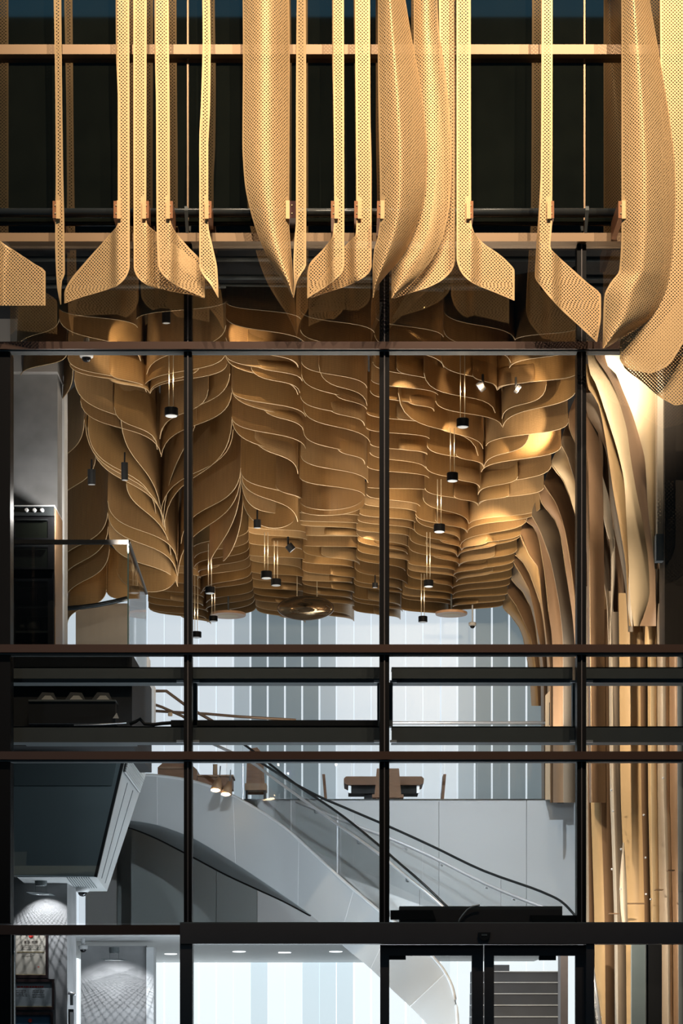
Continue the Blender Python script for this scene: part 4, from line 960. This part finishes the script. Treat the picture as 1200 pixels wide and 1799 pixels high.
tag(MB().tube([P(130,1274,.9),P(170,1273,.9),P(222,1270,.9)], .006, 6).make('thin_rod', MT['chrome'], smooth=True), 'thin pale rod lying level under the console', 'rod')
# column with plaster face and pale jamb
struct(MB().box(X(-60,2.6), X(101,2.6), 2.6, 3.4, Z(1148,2.6), Z(653,2.6)).make('pillar', MT['concrete']))
struct(MB().box(X(-60,2.5), X(101,2.5), 2.5, 3.4, Z(653,2.5), Z(560,2.5)).make('pillar', MT['grey']))
struct(pbox(104, 660, 113, 1146, 3.0, 3.3).make('trim_%d' % tn, MT['white'])); tn += 1
hd = thing('lever_handle', P(106,1015,2.9), 'small steel lever handle on the pale jamb beside the ovens', 'handle')
pbox(103.5, 1003, 106.5, 1016, 2.95, 3.0).make('plate', MT['steel'], hd)
MB().tube([P(105,1008,2.93),P(109,1010,2.93),P(108,1025,2.93),P(105,1038,2.93)], .012, 6).make('lever', MT['chrome'], hd, smooth=True)
ov = thing('oven_tower', P(58,1146,1.9), 'tall black built-in oven tower under the plaster column', 'oven')
MB().box(X(20,1.9), X(95,1.9), 1.92, 2.6, Z(1014,1.9), Z(889,1.9)).box(X(20,1.9), X(95,1.9), 2.5, 2.6, Z(1146,1.9), Z(1014,1.9)).box(X(20,1.9), X(24,1.9), 1.92, 2.5, Z(1146,1.9), Z(1014,1.9)).box(X(91,1.9), X(95,1.9), 1.92, 2.5, Z(1146,1.9), Z(1014,1.9)).make('body', MT['black'], ov)
pbox(20, 889, 95, 906, 1.88, 1.92).make('control_panel', MT['darkrail'], ov)
pbox(20, 887.5, 96, 889, 1.86, 2.5).make('top_trim', MT['chrome'], ov)
for a in (47, 61, 74):
    MB().lathe(P(a,897,1.88), [(.022,0),(.022,-.03),(.016,-.035)], 12, 'y').make('knob', MT['chrome'], ov)
for k, (a, b) in enumerate(((910,948),(956,1000),(1016,1144))):
    m = MB()
    for q in ((21,a,26,b),(84,a,94,b),(26,a,84,a+6),(26,b-3,84,b)):
        t = pbox(*q, 1.89, 1.918); m.add(t.v, t.f)
    d = m.make('oven_door' if k < 2 else 'cabinet_door', MT['black'], ov)
    pbox(26, a+6, 84, b-3, 1.895, 1.905).make('door_window', MT['spandrel' if k < 2 else 'tintglass'], d)
    pbox(30, a+2, 84, a+4, 1.86, 1.88).make('door_handle', MT['darkrail'], d)
for q in (1064, 1108): pbox(24, q, 91, q+4, 1.95, 2.48).make('shelf', MT['steel'], ov)
tag(MB().lathe(P(58,1108,2.15), [(.06,0),(.075,.02),(.075,.09),(.07,.10)], 16).make('cooking_pot', MT['pot'], smooth=True), 'dark cooking pot on the lower glass shelf of the oven tower', 'pot')
tag(MB().lathe(P(39,1108,2.15), [(.02,0),(.05,.03),(.055,.06),(.03,.075)], 16).make('bowl', MT['pot'], smooth=True), 'dark rounded bowl beside the pot in the oven tower', 'bowl')
MB().box(X(95.5,1.95), X(97.5,1.95), 1.95, 2.55, Z(1146,1.95), Z(893,1.95)).make('side_panel', MT['brownw'], ov)
ub = thing('upper_balustrade', P(125,1146,1.0), 'glass balustrade with black top rail before the oven tower', 'balustrade')
pbox(22, 955, 224, 1146, 1.0, 1.012).make('glass_panel', MT['glass'], ub)
pbox(22, 948, 226, 955, .98, 1.03).make('top_rail', MT['matte'], ub)
pbox(224, 955, 226, 1146, 1.0, 1.012).make('glass_edge', MT['edgeglass'], ub)
p0 = Vector(P(226,952,1.02)); p1 = Vector(P(257,1042,4.0)); p0b = Vector(P(226,1146,1.02)); p1b = Vector(P(257,1146,4.0))
MB().tube([p0, p1], .02, 8).make('side_rail', MT['matte'], ub)
mk('side_glass', [p0, p1, Vector((p1.x, p1.y, p0b.z)), p0b], [(0,1,2,3)], MT['glass'], ub, solid=.012)
cr = [P(a,b,5.4) for a,b in ((113,1069),(140,1067),(170,1063),(200,1057),(224,1051))]
MB().tube(cr, .03, 8).make('curved_rail', MT['darkrail'], ub, smooth=True)
struct(pbox(133, 1060, 225, 1160, 7.2, 7.4).make('wall_upper_back', MT['greyw']))

# ------------------------------------------------------------------ pendants, track spots, hanging mirror
PEND = [(301,724,24,14,620,'disc pendant nearest the facade, hanging left of the first mullion'),
 (813,743,22,14,622,'highest disc pendant right of the middle mullion'),
 (795,838,20,14,752,'second disc pendant down in the row right of the middle mullion'),
 (772,928,20,13,842,'third disc pendant down in the row right of the middle mullion'),
 (753,1025,17,11,935,'fourth disc pendant down in the row right of the middle mullion'),
 (743,1088,16,10,1008,'lowest disc pendant right of the middle mullion, before the lit wall'),
 (468,1010,20,12,935,'left one of two disc pendants side by side left of the mirror sign'),
 (485,1023,18,11,950,'right one of two disc pendants side by side left of the mirror sign'),
 (369,1037,17,11,955,'disc pendant with pale cable just right of the first mullion'),
 (375,1087,15,9,1030,'small disc pendant below the one near the first mullion'),
 (345,1115,18,10,1010,'lowest disc pendant hanging before the white wall by the first mullion')]
for i, (a, b, wd, ht, tp, lb) in enumerate(PEND):
    y = (min(yB(tp), 15.0) if tp > 840 else ymap(a, tp, False))-0.7; D = DC+y; rr = wd/2*D/F
    p = thing('disc_pendant', P(a, b+ht/2, y), 'black '+lb, 'pendant lamp', 'black disc pendants')
    x, yy, z0 = P(a, b+ht/2, y); hh = ht*D/F
    MB().lathe((x,yy,z0), [(rr*.93,0),(rr,.006),(rr,hh-.005),(rr*.96,hh)], 24).make('shade', MT['black'], p, smooth=False)
    MB().lathe((x,yy,z0-.004), [(rr*.8,0),(rr*.86,.004)], 24).make('diffuser', MT['lens'], p)
    for s in (-.025, .022):
        MB().tube([(x+s,yy,z0+hh),(x+s,yy,Z(tp,y))], .0045, 5).make('cable', MT['cable'], p)
    point('pendant_light', (x, yy-.02, z0+hh+.3), 5, WARM, .012)
SPOTS = [(292,556,15,22,1.3,0,'black cylinder spot hanging in the top pane left of the first mullion'),
 (617,554,15,20,1.4,0,'black cylinder spot hanging in the top pane left of the middle mullion'),
 (735,553,17,24,1.4,.35,'black tilted spot in the top pane right of the middle mullion'),
 (219,828,12,30,2.6,0,'black slim spot hanging before the large left leaf'),
 (161,838,14,26,2.9,0,'black spot half hidden between the left leaves'),
 (452,920,13,14,4.2,0,'small square black spot under the lowest middle leaf'),
 (510,962,14,12,9.0,-.7,'black tilted spot above the mirror sign'),
 (659,1028,10,8,11.0,0,'tiny black spot beside the middle mullion, deep in the ceiling'),
 (845,679,18,9,1.9,.9,'black tilted spot left of the valley seam, high in the ceiling'),
 (909,683,16,6,1.9,-1.0,'black flat spot right of the valley seam, high in the ceiling')]
for (a, b, wd, ht, y, tl, lb) in SPOTS:
    p = thing('ceiling_spot', P(a, b, y), lb, 'spotlight', 'black ceiling spots')
    D = DC+y; c = Vector(P(a, b, y)); r_ = wd/2*D/F; h_ = ht/2*D/F
    ax = Vector((math.sin(tl), -.12, math.cos(tl))).normalized()
    MB().tube([c-ax*h_, c+ax*h_], r_, 16).make('body', MT['matte'], p)
    MB().tube([c-ax*(h_+.004), c-ax*h_], r_*.86, 16).make('lens', MT['lens'], p)
    MB().tube([c+ax*h_, c+ax*h_+Vector((0,.02,.12))], r_*.25, 6).make('mount', MT['matte'], p)
# beams of the ceiling spots onto the leaves
HIT = [((215,590),(222,612),1.2,6), ((420,575),(440,624),1.2,7), ((735,560),(735,590),1.3,5), ((848,678),(806,703),1.7,6), ((905,683),(852,706),1.7,0), ((745,540),(805,618),1.2,5),
       ((910,683),(925,697),1.7,7), ((915,668),(930,655),1.4,4), ((720,660),(690,765),2.2,5), ((805,745),(770,812),4.0,6), ((925,740),(935,750),4.0,4), ((445,975),(446,968),8.5,5), ((720,880),(690,905),7.0,5), ((870,880),(905,895),6.5,6), ((845,950),(840,973),10.0,6), ((880,800),(870,812),5.0,4), ((770,900),(725,935),7.5,5), ((640,950),(655,975),10.0,5), ((590,1000),(585,1012),11,4)]
for (s, t, y, pw) in HIT:
    if pw: spot('leaf_spot_beam', P(s[0], s[1], y), P(t[0], t[1], y+1.6), pw*12, WARM, 42, .6, .008)
spot('right_wall_spot', P(1122, 560, 0.2), P(1128, 760, 1.3), 120, NEUT, 60, .8, .05)
spot('right_fin_fill', P(1045, 590, 0.25), P(1080, 820, 2.6), 300, NEUT, 60, .8, .05)  # unseen fill added to brighten the right-hand fins
spot('seam_fin_fill', P(930, 720, 5.0), P(985, 900, 8.5), 360, WARM, 45, .8, .05)  # unseen fill pair, added to brighten fins along the seam
spot('seam_fin_fill', P(850, 920, 8.0), P(915, 1040, 13.0), 480, WARM, 50, .8, .05)
for z in (5.8, 6.8): spot('board_fill', (1.9, .6, z), (3.1, 3.0, z-1.8), 290, NEUT, 100, .9, .02)  # unseen fill added to brighten the boards
spot('board_low_fill', (1.9, .7, 3.2), (3.1, 2.8, 1.6), 300, NEUT, 110, .9, .02)  # low fill added for the boards at street level
ms = thing('oval_mirror_sign', P(537, 1090, 13.5), 'oval bronze mirror sign with an arrow, hung from the ceiling', 'sign')
cx, cy, cz = P(537, 1068, 13.5); rx = 50*(DC+13.5)/F; rz = 21.5*(DC+13.5)/F
def ellipse(rx, rz, y, n=40): return [(cx+rx*math.cos(2*math.pi*k/n), y, cz+rz*math.sin(2*math.pi*k/n)) for k in range(n)]
V = []; n = 40
for (s, d) in ((0.02,-.10),(.5,-.085),(.8,-.05),(.93,-.02),(.93,-.02)):
    V += ellipse(rx*s, rz*s, cy+d, n)
Fs = [(i*n+k, i*n+(k+1)%n, (i+1)*n+(k+1)%n, (i+1)*n+k) for i in range(3) for k in range(n)]+[tuple(range(n))]
mk('face', V, Fs, MT['mirror'], ms, smooth=True)
m = MB(); A = ellipse(rx*.92, rz*.92, cy-.02, n); B = ellipse(rx, rz, cy-.01, n); Cc = ellipse(rx, rz, cy+.04, n); Dd = ellipse(.01, .01, cy+.04, n)
m.add(A+B+Cc+Dd, [(i*n+k, (i+1)*n+k, (i+1)*n+(k+1)%n, i*n+(k+1)%n) for i in range(3) for k in range(n)]); m.make('rim', MT['mirrim'], ms, smooth=True)
MB().tube([P(573,1063,13.38),P(580,1068.5,13.40),P(573,1074,13.38)], .008, 6).make('arrow_mark', MT['ink'], ms)
for a in (522, 557): MB().tube([P(a,1050,13.5),P(a,1012,13.5)], .006, 5).make('cable', MT['cable'], ms)
for i, (a, b, r_) in enumerate(((401,1082,31),(793,1080,28))):
    y = 15.0; q = P(a, b, y); R_ = r_*(DC+y)/F
    d = thing('round_ceiling_disc', q, ('round pinkish wooden disc under the ceiling, left of the mirror sign' if i == 0 else 'round pinkish wooden disc under the ceiling beside the hanging camera'), 'ceiling disc')
    MB().lathe(q, [(R_*.98,0),(R_,.01),(R_,.04),(R_*.9,.05)], 32).make('plate', MT['disc'], d)
    MB().lathe((q[0],q[1],q[2]-.006), [(R_*.55,0),(R_*.6,.006)], 32).make('inner_ring', MT['cream'], d)
    MB().tube([(q[0],q[1],q[2]+.05),(q[0],q[1],q[2]+.6)], .015, 6).make('stem', MT['steel'], d)
